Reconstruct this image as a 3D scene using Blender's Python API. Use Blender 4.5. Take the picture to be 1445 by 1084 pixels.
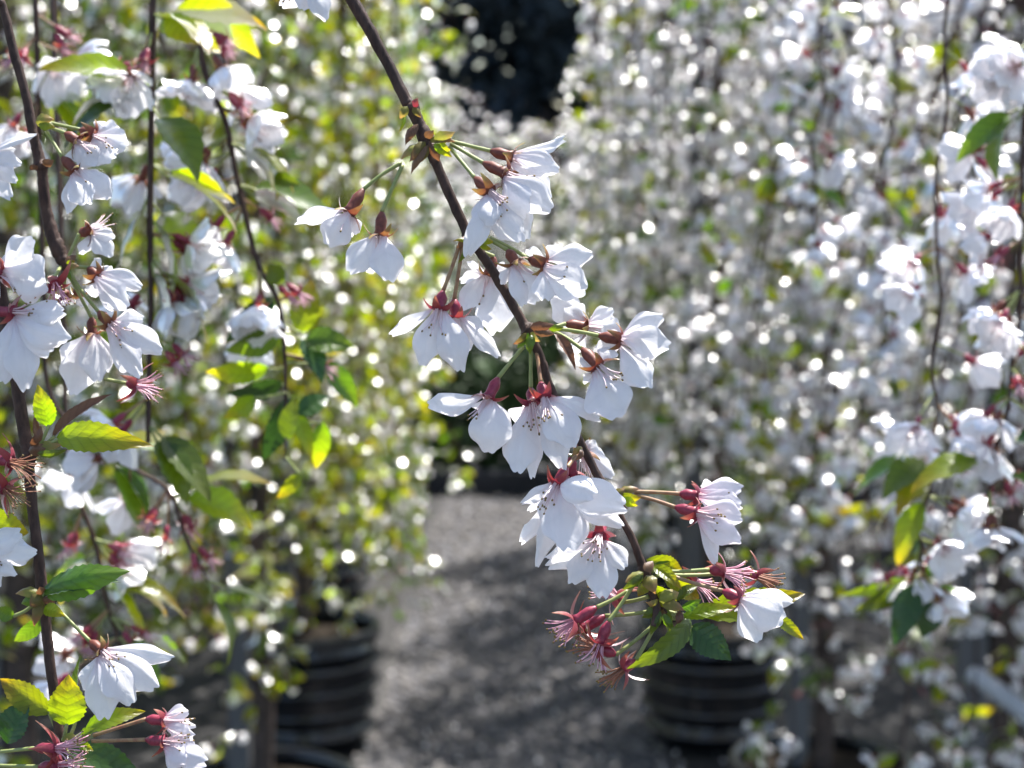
import bpy, math, random
import numpy as np
from mathutils import Vector, Matrix
R = math.radians
sc = bpy.context.scene
for o in list(bpy.data.objects): bpy.data.objects.remove(o)
COL = sc.collection

# ------------------------------------------------------------------ camera
FPX = 2696.0                                    # focal length in photo pixels (1445 wide)
CAM = Vector((0, 0, 1.55))
cam_d = bpy.data.cameras.new('camera'); cam = bpy.data.objects.new('camera', cam_d); COL.objects.link(cam)
cam.location = CAM; cam.rotation_euler = (R(90 - 6.92), 0, R(1.22))
cam_d.sensor_width = 36; cam_d.lens = 36 * FPX / 1445; cam_d.clip_start = .02; cam_d.clip_end = 500
cam_d.dof.use_dof = True; cam_d.dof.focus_distance = .553; cam_d.dof.aperture_fstop = 17.5
cam_d.dof.aperture_blades = 0
sc.camera = cam
RM = cam.rotation_euler.to_matrix()
# ------------------------------------------------------------------ world, sun, exposure
SUN_EL, SUN_AZ = 63, 34                         # degrees; azimuth from +Y towards +X
w = bpy.data.worlds.new('World'); sc.world = w; w.use_nodes = True
nt = w.node_tree; bg = nt.nodes['Background']
sky = nt.nodes.new('ShaderNodeTexSky'); sky.sky_type = 'NISHITA'; sky.sun_disc = False
sky.sun_elevation = R(SUN_EL); sky.sun_rotation = R(SUN_AZ); sky.air_density = 1.0; sky.dust_density = 1.0
nt.links.new(sky.outputs[0], bg.inputs[0]); bg.inputs[1].default_value = .105
sl = bpy.data.lights.new('sun', 'SUN'); sun = bpy.data.objects.new('sun', sl); COL.objects.link(sun)
sl.energy = 5.0; sl.angle = R(.53); sl.color = (1, .965, .91)
_sd = Vector((math.sin(R(SUN_AZ)) * math.cos(R(SUN_EL)), math.cos(R(SUN_AZ)) * math.cos(R(SUN_EL)), math.sin(R(SUN_EL))))
sun.rotation_euler = _sd.to_track_quat('Z', 'Y').to_euler(); sun.location = (0, 5, 6)
sc.view_settings.view_transform = 'Standard'; sc.view_settings.look = 'None'
sc.view_settings.exposure = 1.38; sc.view_settings.gamma = 1
sc.render.engine = 'CYCLES'
cy = sc.cycles
cy.use_denoising = True; cy.max_bounces = 6; cy.diffuse_bounces = 4; cy.glossy_bounces = 2
cy.transmission_bounces = 5; cy.sample_clamp_indirect = 6; cy.use_adaptive_sampling = False
try: cy.denoiser = 'OPENIMAGEDENOISE'; cy.denoising_prefilter = 'ACCURATE'
except Exception: pass

rnd = random.Random(7)
def P(px, py, d):
    return CAM + RM @ Vector(((px - 722.5) / FPX * d, -(py - 542) / FPX * d, -d))
def DIR(dx, dy, dz):                            # photo-plane direction (right, down, away) -> world
    return RM @ Vector((dx, -dy, -dz))

# ------------------------------------------------------------------ materials
def mat(name):
    m = bpy.data.materials.new(name); m.use_nodes = True
    n = m.node_tree; n.nodes.clear()
    out = n.nodes.new('ShaderNodeOutputMaterial')
    return m, n, out
def node(n, t, **kw):
    x = n.nodes.new(t)
    for k, v in kw.items():
        if k in x.inputs: x.inputs[k].default_value = v
        else: setattr(x, k, v)
    return x
def ramp(n, fac, stops):
    r = n.nodes.new('ShaderNodeValToRGB'); e = r.color_ramp.elements
    e[0].position, e[0].color = stops[0][0], (*stops[0][1], 1)
    e[1].position, e[1].color = stops[-1][0], (*stops[-1][1], 1)
    for p, c in stops[1:-1]:
        q = e.new(p); q.color = (*c, 1)
    n.links.new(fac, r.inputs[0]); return r
def thin(name, stops, trans_tint, trans, rough, spec, vein=0., vein_scale=22., obj_var=.5, noise_scale=4., bump=.25):
    """leaf / petal: diffuse + translucent + a soft gloss; colour runs with UV.x (base to tip) and noise"""
    m, n, out = mat(name); L = n.links.new
    uv = node(n, 'ShaderNodeUVMap'); sep = node(n, 'ShaderNodeSeparateXYZ'); L(uv.outputs[0], sep.inputs[0])
    info = node(n, 'ShaderNodeObjectInfo'); geo = node(n, 'ShaderNodeNewGeometry')
    noi = node(n, 'ShaderNodeTexNoise', Scale=noise_scale, Detail=3.); L(uv.outputs[0], noi.inputs['Vector'])
    a = node(n, 'ShaderNodeMath', operation='MULTIPLY_ADD'); L(noi.outputs[0], a.inputs[0]); a.inputs[1].default_value = .5
    L(sep.outputs[0], a.inputs[2])
    b = node(n, 'ShaderNodeMath', operation='SUBTRACT'); L(a.outputs[0], b.inputs[0]); b.inputs[1].default_value = .25
    cr = ramp(n, b.outputs[0], stops)
    rs = node(n, 'ShaderNodeMath', operation='ADD'); L(info.outputs['Random'], rs.inputs[0]); L(geo.outputs['Random Per Island'], rs.inputs[1])
    fr = node(n, 'ShaderNodeMath', operation='FRACT'); L(rs.outputs[0], fr.inputs[0])
    hs = node(n, 'ShaderNodeHueSaturation'); L(cr.outputs[0], hs.inputs['Color'])
    hm = node(n, 'ShaderNodeMapRange'); L(fr.outputs[0], hm.inputs[0]); hm.inputs[3].default_value = .5 - .035 * obj_var; hm.inputs[4].default_value = .5 + .03 * obj_var
    L(hm.outputs[0], hs.inputs['Hue'])
    vm = node(n, 'ShaderNodeMapRange'); L(fr.outputs[0], vm.inputs[0]); vm.inputs[3].default_value = 1 - .35 * obj_var; vm.inputs[4].default_value = 1 + .2 * obj_var
    L(vm.outputs[0], hs.inputs['Value'])
    # veins: side veins leave the midrib at an angle, UV.y is 0 at the midrib
    ab = node(n, 'ShaderNodeMath', operation='ABSOLUTE'); L(sep.outputs[1], ab.inputs[0])
    sl_ = node(n, 'ShaderNodeMath', operation='MULTIPLY_ADD'); L(ab.outputs[0], sl_.inputs[0]); sl_.inputs[1].default_value = -.35; L(sep.outputs[0], sl_.inputs[2])
    sm = node(n, 'ShaderNodeMath', operation='MULTIPLY'); L(sl_.outputs[0], sm.inputs[0]); sm.inputs[1].default_value = vein_scale * 2.6
    si = node(n, 'ShaderNodeMath', operation='SINE'); L(sm.outputs[0], si.inputs[0])
    pv = node(n, 'ShaderNodeMath', operation='POWER'); 
    ab2 = node(n, 'ShaderNodeMath', operation='ABSOLUTE'); L(si.outputs[0], ab2.inputs[0]); L(ab2.outputs[0], pv.inputs[0]); pv.inputs[1].default_value = .35
    dk = node(n, 'ShaderNodeMapRange'); L(pv.outputs[0], dk.inputs[0]); dk.inputs[3].default_value = 1 - vein; dk.inputs[4].default_value = 1
    mul = node(n, 'ShaderNodeMix', data_type='RGBA', blend_type='MULTIPLY'); mul.inputs[0].default_value = 1
    L(hs.outputs[0], mul.inputs[6]); L(dk.outputs[0], mul.inputs[7])
    bp = node(n, 'ShaderNodeBump', Strength=bump, Distance=.0006)
    nb = node(n, 'ShaderNodeTexNoise', Scale=noise_scale * 2.2, Detail=3.); L(uv.outputs[0], nb.inputs['Vector'])
    hsum = node(n, 'ShaderNodeMath', operation='MULTIPLY_ADD'); L(pv.outputs[0], hsum.inputs[0]); hsum.inputs[1].default_value = .6 if vein else 0.; L(nb.outputs[0], hsum.inputs[2])
    L(hsum.outputs[0], bp.inputs['Height'])
    d = node(n, 'ShaderNodeBsdfDiffuse'); L(mul.outputs[2], d.inputs[0]); L(bp.outputs[0], d.inputs['Normal'])
    tc = node(n, 'ShaderNodeMix', data_type='RGBA', blend_type='MULTIPLY'); tc.inputs[0].default_value = 1
    L(mul.outputs[2], tc.inputs[6]); tc.inputs[7].default_value = (*trans_tint, 1)
    t = node(n, 'ShaderNodeBsdfTranslucent'); L(tc.outputs[2], t.inputs[0]); L(bp.outputs[0], t.inputs['Normal'])
    mx = node(n, 'ShaderNodeMixShader', ); mx.inputs[0].default_value = trans; L(d.outputs[0], mx.inputs[1]); L(t.outputs[0], mx.inputs[2])
    g = node(n, 'ShaderNodeBsdfGlossy', Roughness=rough); g.inputs[0].default_value = (1, 1, 1, 1); L(bp.outputs[0], g.inputs['Normal'])
    fz = node(n, 'ShaderNodeFresnel', IOR=1.4); fm = node(n, 'ShaderNodeMath', operation='MULTIPLY'); L(fz.outputs[0], fm.inputs[0]); fm.inputs[1].default_value = spec
    mg = node(n, 'ShaderNodeMixShader'); L(fm.outputs[0], mg.inputs[0]); L(mx.outputs[0], mg.inputs[1]); L(g.outputs[0], mg.inputs[2])
    L(mg.outputs[0], out.inputs[0]); return m
def solid(name, c1, c2, scale, rough, spec=.4, bump=0., dist=.001, detail=4., stretch=(1, 1, 1), sss=0.):
    m, n, out = mat(name); L = n.links.new
    tc = node(n, 'ShaderNodeTexCoord'); mp = node(n, 'ShaderNodeMapping'); mp.inputs['Scale'].default_value = stretch
    L(tc.outputs['Object'], mp.inputs[0])
    noi = node(n, 'ShaderNodeTexNoise', Scale=scale, Detail=detail, Roughness=.62); L(mp.outputs[0], noi.inputs['Vector'])
    cr = ramp(n, noi.outputs[0], [(.32, c1), (.68, c2)])
    p = node(n, 'ShaderNodeBsdfPrincipled', Roughness=rough); L(cr.outputs[0], p.inputs['Base Color'])
    p.inputs['Specular IOR Level'].default_value = spec
    if bump:
        b = node(n, 'ShaderNodeBump', Strength=bump, Distance=dist); L(noi.outputs[0], b.inputs['Height']); L(b.outputs[0], p.inputs['Normal'])
    L(p.outputs[0], out.inputs[0]); return m
M = {}
M['petal'] = thin('petal_white', [(.0, (.80, .62, .66)), (.16, (.84, .80, .83)), (.4, (.87, .855, .865)), (1, (.87, .86, .868))], (1, .99, 1.0), .46, .40, .6, vein=.05, vein_scale=3, obj_var=.12, bump=.22, noise_scale=5)
M['petal_pink'] = thin('petal_pink', [(.0, (.72, .30, .42)), (.16, (.83, .70, .76)), (.4, (.85, .82, .85)), (1, (.86, .84, .87))], (1, .96, .98), .46, .40, .6, vein=.05, vein_scale=3, obj_var=.12, bump=.22, noise_scale=5)
M['leaf'] = thin('leaf_green', [(.0, (.07, .125, .02)), (.5, (.085, .145, .02)), (1, (.11, .15, .02))], (2.3, 2.3, .4), .52, .32, .9, vein=.3, vein_scale=9, obj_var=.8)
M['leaf_yellow'] = thin('leaf_young', [(.0, (.13, .20, .012)), (.5, (.18, .23, .014)), (.8, (.23, .22, .02)), (1, (.25, .18, .03))], (2.6, 2.5, .35), .66, .34, .8, vein=.28, vein_scale=9, obj_var=.7)
M['leaf_dark'] = thin('leaf_mature', [(.0, (.032, .07, .02)), (1, (.04, .085, .022))], (1.5, 2.0, .5), .28, .3, .9, vein=.25, vein_scale=9, obj_var=.6)
M['leaf_bronze'] = thin('leaf_bronze', [(.0, (.13, .075, .045)), (1, (.2, .11, .07))], (1.5, 1.1, .6), .35, .4, .7, vein=.25, vein_scale=9, obj_var=.4)
M['sepal'] = thin('sepal', [(.0, (.17, .05, .04)), (.5, (.25, .12, .06)), (1, (.34, .27, .11))], (1.5, 1.2, .7), .32, .45, .4, obj_var=.8)
M['sepal_red'] = thin('sepal_red', [(.0, (.21, .028, .05)), (.6, (.29, .07, .075)), (1, (.38, .18, .12))], (1.5, 1., .8), .32, .45, .4, obj_var=.5)
M['scale'] = thin('bud_scale', [(.0, (.16, .16, .04)), (.5, (.22, .2, .06)), (1, (.36, .2, .12))], (1.7, 1.6, .7), .4, .4, .5, obj_var=1)
M['calyx'] = solid('calyx_brown', (.11, .03, .02), (.20, .058, .035), 900, .5, .35, .15, .0002)
M['calyx_red'] = solid('calyx_red', (.17, .014, .035), (.30, .035, .065), 900, .42, .45, .15, .0002)
M['pedicel'] = solid('pedicel_green', (.20, .25, .07), (.30, .31, .12), 500, .5, .4)
M['pedicel_red'] = solid('pedicel_red', (.24, .10, .06), (.34, .24, .12), 400, .5, .4)
M['filament'] = solid('filament', (.72, .50, .52), (.82, .70, .70), 300, .5)
M['filament_pink'] = solid('filament_pink', (.55, .22, .32), (.75, .5, .55), 300, .5)
M['filament_dry'] = solid('filament_dry', (.25, .10, .06), (.42, .2, .12), 300, .6)
M['anther'] = solid('anther', (.14, .09, .03), (.28, .19, .05), 800, .6)
M['bark'] = solid('twig_bark', (.026, .014, .011), (.085, .050, .038), 420, .62, .25, .8, .0008, 6, (1, 1, .35))
M['trunk'] = solid('trunk_bark', (.03, .022, .02), (.11, .08, .07), 30, .7, .35, .6, .006, 6, (1, 1, 2.2))
M['stake'] = solid('stake_timber', (.085, .09, .10), (.15, .15, .16), 40, .65, .4, .4, .003, 6, (3, 3, .25))
M['pot'] = solid('pot_plastic', (.005, .006, .008), (.012, .013, .016), 25, .22, .7, .1, .002)
M['soil'] = solid('potting_mix', (.010, .008, .006), (.03, .023, .017), 60, .95, .1, .8, .01)
M['pipe'] = solid('pipe_grey', (.36, .38, .41), (.46, .47, .5), 20, .4, .5)
M['kerb'] = solid('kerb_timber', (.018, .02, .026), (.04, .042, .05), 18, .8, .2, .4, .004)
M['stone'] = solid('gravel_stone', (.10, .095, .095), (.30, .28, .265), 55, .85, .2, .4, .004)
M['needles'] = solid('conifer_needles', (.012, .018, .022), (.028, .038, .045), 3, .7, .2)
M['hedge'] = solid('hedge_leaf', (.02, .045, .015), (.045, .085, .025), 6, .6, .3)
def ground_mat():
    m, n, out = mat('gravel_ground'); L = n.links.new
    tc = node(n, 'ShaderNodeTexCoord')
    v = node(n, 'ShaderNodeTexVoronoi', Scale=55.); L(tc.outputs['Object'], v.inputs['Vector'])
    n1 = node(n, 'ShaderNodeTexNoise', Scale=2.2, Detail=6.); L(tc.outputs['Object'], n1.inputs['Vector'])
    n2 = node(n, 'ShaderNodeTexNoise', Scale=90., Detail=4.); L(tc.outputs['Object'], n2.inputs['Vector'])
    c1 = ramp(n, v.outputs['Color'], [(.1, (.042, .044, .054)), (.6, (.09, .092, .106)), (1, (.19, .18, .185))])
    c2 = ramp(n, n1.outputs[0], [(.3, (.55, .53, .53)), (.7, (1, .98, .94))])
    mx = node(n, 'ShaderNodeMix', data_type='RGBA', blend_type='MULTIPLY'); mx.inputs[0].default_value = 1
    L(c1.outputs[0], mx.inputs[6]); L(c2.outputs[0], mx.inputs[7])
    p = node(n, 'ShaderNodeBsdfPrincipled', Roughness=.9); L(mx.outputs[2], p.inputs['Base Color'])
    b = node(n, 'ShaderNodeBump', Strength=.8, Distance=.012); L(v.outputs['Distance'], b.inputs['Height'])
    b2 = node(n, 'ShaderNodeBump', Strength=.4, Distance=.004); L(n2.outputs[0], b2.inputs['Height']); L(b.outputs[0], b2.inputs['Normal'])
    L(b2.outputs[0], p.inputs['Normal']); L(p.outputs[0], out.inputs[0]); return m
M['ground'] = ground_mat()
M['mat'] = solid('weed_mat', (.010, .010, .012), (.035, .033, .032), 14, .75, .3, .5, .004)

# ------------------------------------------------------------------ mesh helpers
def mesh(name, V, F, m, uv=None, mats=None, fm=None, smooth=True):
    me = bpy.data.meshes.new(name); V = np.asarray(V, dtype=np.float32).reshape(-1, 3)
    if isinstance(F, np.ndarray):
        k = F.shape[1]; me.vertices.add(len(V)); me.vertices.foreach_set('co', V.ravel())
        me.loops.add(F.size); me.loops.foreach_set('vertex_index', F.astype(np.int32).ravel())
        me.polygons.add(len(F)); me.polygons.foreach_set('loop_start', np.arange(0, F.size, k, dtype=np.int32))
        me.update(calc_edges=True)
    else:
        me.from_pydata([tuple(v) for v in V], [], F)
    for q in (mats or [m]): me.materials.append(q)
    if fm is not None: me.polygons.foreach_set('material_index', np.asarray(fm, dtype=np.int32))
    if uv is not None:
        l = me.uv_layers.new(name='UVMap'); li = np.empty(len(me.loops), dtype=np.int32); me.loops.foreach_get('vertex_index', li)
        l.data.foreach_set('uv', np.asarray(uv, dtype=np.float32)[li].ravel())
    if smooth: me.polygons.foreach_set('use_smooth', np.ones(len(me.polygons), dtype=bool))
    me.update(); return me
def put(name, me, parent=None):
    o = bpy.data.objects.new(name, me); COL.objects.link(o)
    if parent is not None: o.parent = parent
    return o
def tag(o, label=None, cat=None, group=None, kind=None):
    for k, v in (('label', label), ('category', cat), ('group', group), ('kind', kind)):
        if v: o[k] = v
    return o
def empty(name, loc):
    o = bpy.data.objects.new(name, None); o.empty_display_size = .02; o.location = loc; COL.objects.link(o); return o
def perp(u):
    a = Vector((0, 0, 1)) if abs(u.z) < .9 else Vector((1, 0, 0))
    s = u.cross(a).normalized(); return s, u.cross(s).normalized()
def tube(pts, rad, sides=8, closed=True):
    """tapered tube through points; returns verts, faces"""
    V, F = [], []; n = len(pts); s = None
    for i in range(n):
        u = (pts[min(i + 1, n - 1)] - pts[max(i - 1, 0)]).normalized()
        if s is None: s, t = perp(u)
        else:
            s = (s - u * s.dot(u)).normalized(); t = u.cross(s)
        for k in range(sides):
            a = 2 * math.pi * k / sides; V.append(pts[i] + (s * math.cos(a) + t * math.sin(a)) * rad[i])
    for i in range(n - 1):
        for k in range(sides):
            k2 = (k + 1) % sides; F.append((i * sides + k, i * sides + k2, (i + 1) * sides + k2, (i + 1) * sides + k))
    if closed: F.append(tuple(range(sides - 1, -1, -1))); F.append(tuple((n - 1) * sides + k for k in range(sides)))
    return V, F
def spline(pts, n_per=6):
    out = []
    for i in range(len(pts) - 1):
        p0, p1, p2, p3 = pts[max(i - 1, 0)], pts[i], pts[i + 1], pts[min(i + 2, len(pts) - 1)]
        for k in range(n_per):
            t = k / n_per
            out.append(.5 * ((2 * p1) + (p2 - p0) * t + (2 * p0 - 5 * p1 + 4 * p2 - p3) * t * t + (3 * p1 - p0 - 3 * p2 + p3) * t ** 3))
    out.append(pts[-1]); return out
def rel(V, o): return [v - o for v in V]
class Acc:
    def __init__(s): s.V, s.F = [], []
    def add(s, vf):
        k = len(s.V); s.V += list(vf[0]); s.F += [tuple(i + k for i in f) for f in vf[1]]; return s

# ------------------------------------------------------------------ petal, leaf, calyx, stamens
def petal_mesh(B, T, w_, side, nrm, bend=.12, cup=.18, seed=0, m=None, nt_=14, ns=12, notch=.06, ruf=.035, org=None):
    r = random.Random(seed); u = T - B; L = u.length; u = u / L
    ph = [r.uniform(0, 6.28) for _ in range(6)]; l1, l2 = r.uniform(0, 6.28), r.uniform(0, 6.28); lob = [.022 * math.sin(3.1 * j / ns * 2 + l1) + .014 * math.sin(9.5 * j / ns + l2) + r.uniform(-.008, .008) for j in range(ns + 1)]
    fold = r.uniform(-.12, .12); tw = r.uniform(-.3, .3); curl = r.uniform(-.16, .14)
    V, uv, F = [], [], []
    for i in range(nt_ + 1):
        t = i / nt_
        f = .13 + .87 * (math.sin(min(t / .62, 1) * math.pi / 2) ** 1.5)
        if t > .62: f *= 1 - .42 * ((t - .62) / .38) ** 2
        for j in range(ns + 1):
            s = -1 + 2 * j / ns
            al = t * (1 - .24 * abs(s) ** 2.2 * t ** 3) - notch * math.exp(-(s / .22) ** 2) * t ** 7 + lob[j] * t ** 5
            rf = ruf * t * t * (math.sin(5.2 * s + ph[0]) + .6 * math.sin(9 * s + 4 * t + ph[1])) * (.3 + .7 * abs(s)) + .02 * math.sin(7 * t + ph[2] + 2 * s) * t
            z = bend * 4 * t * (1 - t) * L * .9 - bend * .35 * t ** 3 * L + cup * s * s * f * w_ * .8 + rf * w_ * 1.6 + fold * s * t * w_ + .03 * w_ * math.sin(6.5 * s + ph[3]) * math.sin(3.1 * min(1, t * 1.1)) + curl * t ** 4 * L
            a = tw * t
            sd = side * math.cos(a) + nrm * math.sin(a)
            V.append(B + u * (L * al) + sd * (s * f * w_ * .5) + nrm * z); uv.append((t, s * .5))
    for i in range(nt_):
        for j in range(ns):
            k = i * (ns + 1) + j; F.append((k, k + 1, k + ns + 2, k + ns + 1))
    return mesh('petal', rel(V, org or B), F, m or M['petal'], uv)
def leaf_mesh(B, T, w_, side, nrm, bend=.15, fold=.35, seed=0, m=None, nt_=22, ns=6, org=None, curl=0.):
    r = random.Random(seed); u = T - B; L = u.length; u = u / L; ph = r.uniform(0, 6.28)
    V, uv, F = [], [], []
    for i in range(nt_ + 1):
        t = i / nt_
        f = max(.02, math.sin(math.pi * t ** .82) ** .85 * (1 - .25 * t)) if 0 < t < 1 else .02
        ser = 1 + (.07 if i % 2 else -.04)
        for j in range(ns + 1):
            s = -1 + 2 * j / ns; e = ser if abs(s) == 1 else 1
            z = bend * 4 * t * (1 - t) * L + fold * abs(s) * f * w_ * .5 + .03 * w_ * math.sin(9 * t + ph + 2 * s) * abs(s) + .018 * w_ * math.sin(t * 26 - 3 * abs(s)) * abs(s) - curl * L * t ** 3
            V.append(B + u * (L * t) + side * (s * f * w_ * .5 * e) + nrm * z); uv.append((t, s * .5))
    for i in range(nt_):
        for j in range(ns):
            k = i * (ns + 1) + j; F.append((k, k + 1, k + ns + 2, k + ns + 1))
    return mesh('leaf', rel(V, org or B), F, m or M['leaf'], uv)
def cam_frame(B, T, roll):
    u = (T - B).normalized(); v = (CAM - (B + T) / 2).normalized()
    n0 = (v - u * v.dot(u)).normalized(); s = u.cross(n0)
    a = R(roll); return s * math.cos(a) + n0 * math.sin(a), n0 * math.cos(a) - s * math.sin(a)
def calyx_vf(N, Mo, r0=.0006, rm=.0017, rf=.0021, sides=12):
    prof = [(0, r0), (.08, r0 * 1.5), (.2, rm * .78), (.36, rm), (.6, rm * .94), (.8, rm * .92), (1.0, rf)]
    V, F = tube([N + (Mo - N) * t for t, _ in prof], [q for _, q in prof], sides); return V, F
def sepal_mesh(B, d, out, L, w_, seed, m, org):
    """pointed sepal leaving B, curving from out towards d"""
    side = d.cross(out); side = side.normalized() if side.length > 1e-6 else perp(d)[0]
    V, uv, F = [], [], []
    for i in range(6):
        t = i / 5; f = (1 - t) ** .8 * (1 - .25 * (1 - t)) + .03
        c = B + out * (L * t * .8) + d * (L * t * t * .55)
        for s in (-1, 0, 1):
            V.append(c + side * (s * f * w_ * .5) + (d * -.10 * w_ if s == 0 else d * 0)); uv.append((t, s * .5))
    for i in range(5):
        for j in range(2):
            k = i * 3 + j; F.append((k, k + 1, k + 4, k + 3))
    return mesh('sepal', rel(V, org), F, m, uv)
def stamens(parent, Mo, ax, L, n, spread, r, fil, org, rad=.00016, anth=.00034):
    a1 = Acc(); a2 = Acc(); s, t = perp(ax)
    for i in range(n):
        a = r.uniform(0, 6.28); sp = spread * r.uniform(.25, 1); l = L * r.uniform(.65, 1.1)
        o_ = s * math.cos(a) + t * math.sin(a)
        p0 = Mo - ax * .0012 + o_ * .0008; p2 = Mo + ax * (l * math.cos(sp)) + o_ * (l * math.sin(sp)); p1 = (p0 + p2) / 2 + ax * (l * .1) - o_ * (l * .06)
        pts = spline([p0, p1, p2], 3); a1.add(tube(pts, [rad] * len(pts), 4))
        a2.add(tube([p2 - ax * anth, p2 - ax * anth * .3, p2 + ax * anth * .6, p2 + ax * anth], [anth * .4, anth * .9, anth * .8, anth * .2], 5))
    put('stamens', mesh('stamens', rel(a1.V, org), a1.F, M[fil]), parent)
    put('anthers', mesh('anthers', rel(a2.V, org), a2.F, M['anther']), parent)

SEED = [100]
def nseed(): SEED[0] += 1; return SEED[0]
DZ = lambda d, mm: d + mm * .001
def flower3(root, node_, neck, mouth, ax, petals, red=False, pm=None, kind='blossom', st=14, r=None, sag=0., fil=None, st_len=.0085, st_spread=.5, sepal_len=.0042, sides=12, stam=True):
    """node_, neck, mouth: world points; petals: list of (base, tip, width, side, normal, bend, cup)"""
    r = r or random.Random(nseed()); ro = root.location
    mid = (node_ + neck) / 2 + Vector((0, 0, -sag)) * (neck - node_).length
    pts = spline([node_, mid, neck], 5); n_ = len(pts)
    V, F = tube(pts, [.00055 + .0001 * (abs(i / (n_ - 1) - .5) * 2) for i in range(n_)], 7)
    fo = empty_mesh_part(kind, V, F, M['pedicel_red' if red and kind == 'blossom' and r.random() < .6 else 'pedicel'], root, node_)
    org = node_
    cv = calyx_vf(neck, mouth, sides=sides)
    put('calyx', mesh('calyx', rel(cv[0], org), cv[1], M['calyx_red' if red else 'calyx']), fo)
    s, t = perp(ax); a0 = r.uniform(0, 6.28)
    for k in range(5):
        a = a0 + k * 1.2566 + r.uniform(-.15, .15); o_ = s * math.cos(a) + t * math.sin(a)
        rfx = r.uniform(-.9, .25)
        put('sepal', sepal_mesh(mouth + o_ * .0017, (ax * rfx).normalized() if abs(rfx) > .05 else ax, (o_ + ax * rfx * .35).normalized(), sepal_len * r.uniform(.85, 1.15), .0037, nseed(), M['sepal_red' if red else 'sepal'], org), fo)
    for (b, tp, w_, sd, nr, bend, cup) in petals:
        put('petal', petal_mesh(b, tp, w_, sd, nr, bend, cup, nseed(), pm or M['petal'], org=org), fo)
    if stam: stamens(fo, mouth, ax, st_len, st, st_spread, r, fil or 'filament', org)
    return fo
def empty_mesh_part(name, V, F, m, root, at):
    me = mesh(name, rel(V, at), F, m); o = put(name, me, root); o.location = at - root.location; return o

def hero(root, d, nodep, neck, mouth, petals, nd=0, kd=0, md=0, red=False, pink=False, fill=5, kind='blossom', **kw):
    """photo-pixel flower. petals: (tipx, tipy, width_px[, roll, dz_mm, bend, cup]); nd/kd/md: depth offsets in mm of node, neck, mouth"""
    r = random.Random(nseed()); k = d / FPX
    N, K, Mo = P(*nodep, DZ(d, nd)), P(*neck, DZ(d, kd)), P(*mouth, DZ(d, md))
    ax = (Mo - K).normalized(); pl = []
    for q in petals:
        x, y, wp = q[:3]; roll = q[3] if len(q) > 3 else r.uniform(-28, 28); dz = q[4] if len(q) > 4 else r.uniform(-7, 7)
        bend = q[5] if len(q) > 5 else r.uniform(.04, .14); cup = q[6] if len(q) > 6 else r.uniform(.08, .26)
        T = P(x, y, DZ(d, md + dz)); dirp = (T - Mo).normalized(); rad = dirp - ax * dirp.dot(ax)
        b = Mo + (rad.normalized() * .0016 if rad.length > .05 else Vector((0, 0, 0)))
        sd, nr = cam_frame(b, T, roll)
        out = rad if rad.length > .05 else nr
        if nr.dot(out + ax * -.2) < 0: bs = 1
        else: bs = 1
        pl.append((b, T, wp * k / max(.35, math.cos(R(roll))) * 1.06, sd, nr, bend, cup * (-1 if nr.dot(ax) > 0 else -1)))
    if petals and len(pl) < fill:                       # the petals on the far side of the flower
        mean = sum(((q[1] - Mo) for q in pl), Vector()) / len(pl); Lm = sum((q[1] - q[0]).length for q in pl) / len(pl)
        away = DIR(0, 0, 1)
        for i in range(fill - len(pl)):
            sdv = DIR(r.uniform(-.35, .35), r.uniform(-.2, .2), 0)
            T = Mo + (mean.normalized() * r.uniform(.35, .6) + away * r.uniform(.6, .9) + sdv).normalized() * Lm * .9
            sd, nr = cam_frame(Mo, T, r.uniform(-20, 20)); pl.append((Mo, T, Lm * .62, sd, nr, .1, -.15))
    return flower3(root, N, K, Mo, ax, pl, red, M['petal_pink'] if pink else None, kind, r=r, **kw)
def auto(root, node_, dirv, r, red=False, pink=False, L=.0165, open_=None, ped=.016, kind='blossom', spent=False):
    """a blossom hanging from node_ by a stalk heading dirv"""
    dirv = dirv.normalized(); K = node_ + dirv * ped + Vector((0, 0, -ped * .25)); ax = (dirv + Vector((0, 0, -.5)) + Vector((r.uniform(-.3, .3), r.uniform(-.3, .3), r.uniform(-.2, .2)))).normalized()
    Mo = K + ax * .0068; s, t = perp(ax); pl = []
    if not spent:
        a0 = r.uniform(0, 6.28); op = open_ or r.uniform(.55, 1.15)
        for i in range(5):
            a = a0 + i * 1.2566 + r.uniform(-.18, .18); o_ = s * math.cos(a) + t * math.sin(a); q = op + r.uniform(-.25, .25)
            dv = ax * math.cos(q) + o_ * math.sin(q); nr = (ax * math.sin(q) - o_ * math.cos(q)); sd = dv.cross(nr).normalized(); l = L * r.uniform(.85, 1.1)
            pl.append((Mo + o_ * .0015, Mo + o_ * .0015 + dv * l, l * r.uniform(.68, .85), sd, nr, r.uniform(-.14, -.02), r.uniform(.05, .25)))
    return flower3(root, node_, K, Mo, ax, pl, red or spent, M['petal_pink'] if pink else None, kind, r=r, st=(16 if spent else 10), fil=('filament_pink' if spent else None), st_len=.0075, st_spread=.75 if spent else .5, sides=8)
def leafp(root, d, base, tip, wp, roll=0, dz0=0, dz=0, m='leaf', bend=.1, fold=.3, stalk=None, curl=0., name='leaf'):
    B, T = P(*base, DZ(d, dz0)), P(*tip, DZ(d, dz0 + dz)); sd, nr = cam_frame(B, T, roll)
    o = put(name, leaf_mesh(B, T, wp * d / FPX / max(.4, math.cos(R(roll))), sd, nr, bend, fold, nseed(), M[m], curl=curl), root); o.location = B - root.location
    if stalk:
        S = P(*stalk, DZ(d, dz0)); V, F = tube(spline([S, (S + B) / 2 + Vector((0, 0, -.0008)), B + (T - B) * .04], 3), [.0006] * 7, 6)
        put('leaf_stalk', mesh('leaf_stalk', rel(V, B), F, M['pedicel']), o)
    return o
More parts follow.
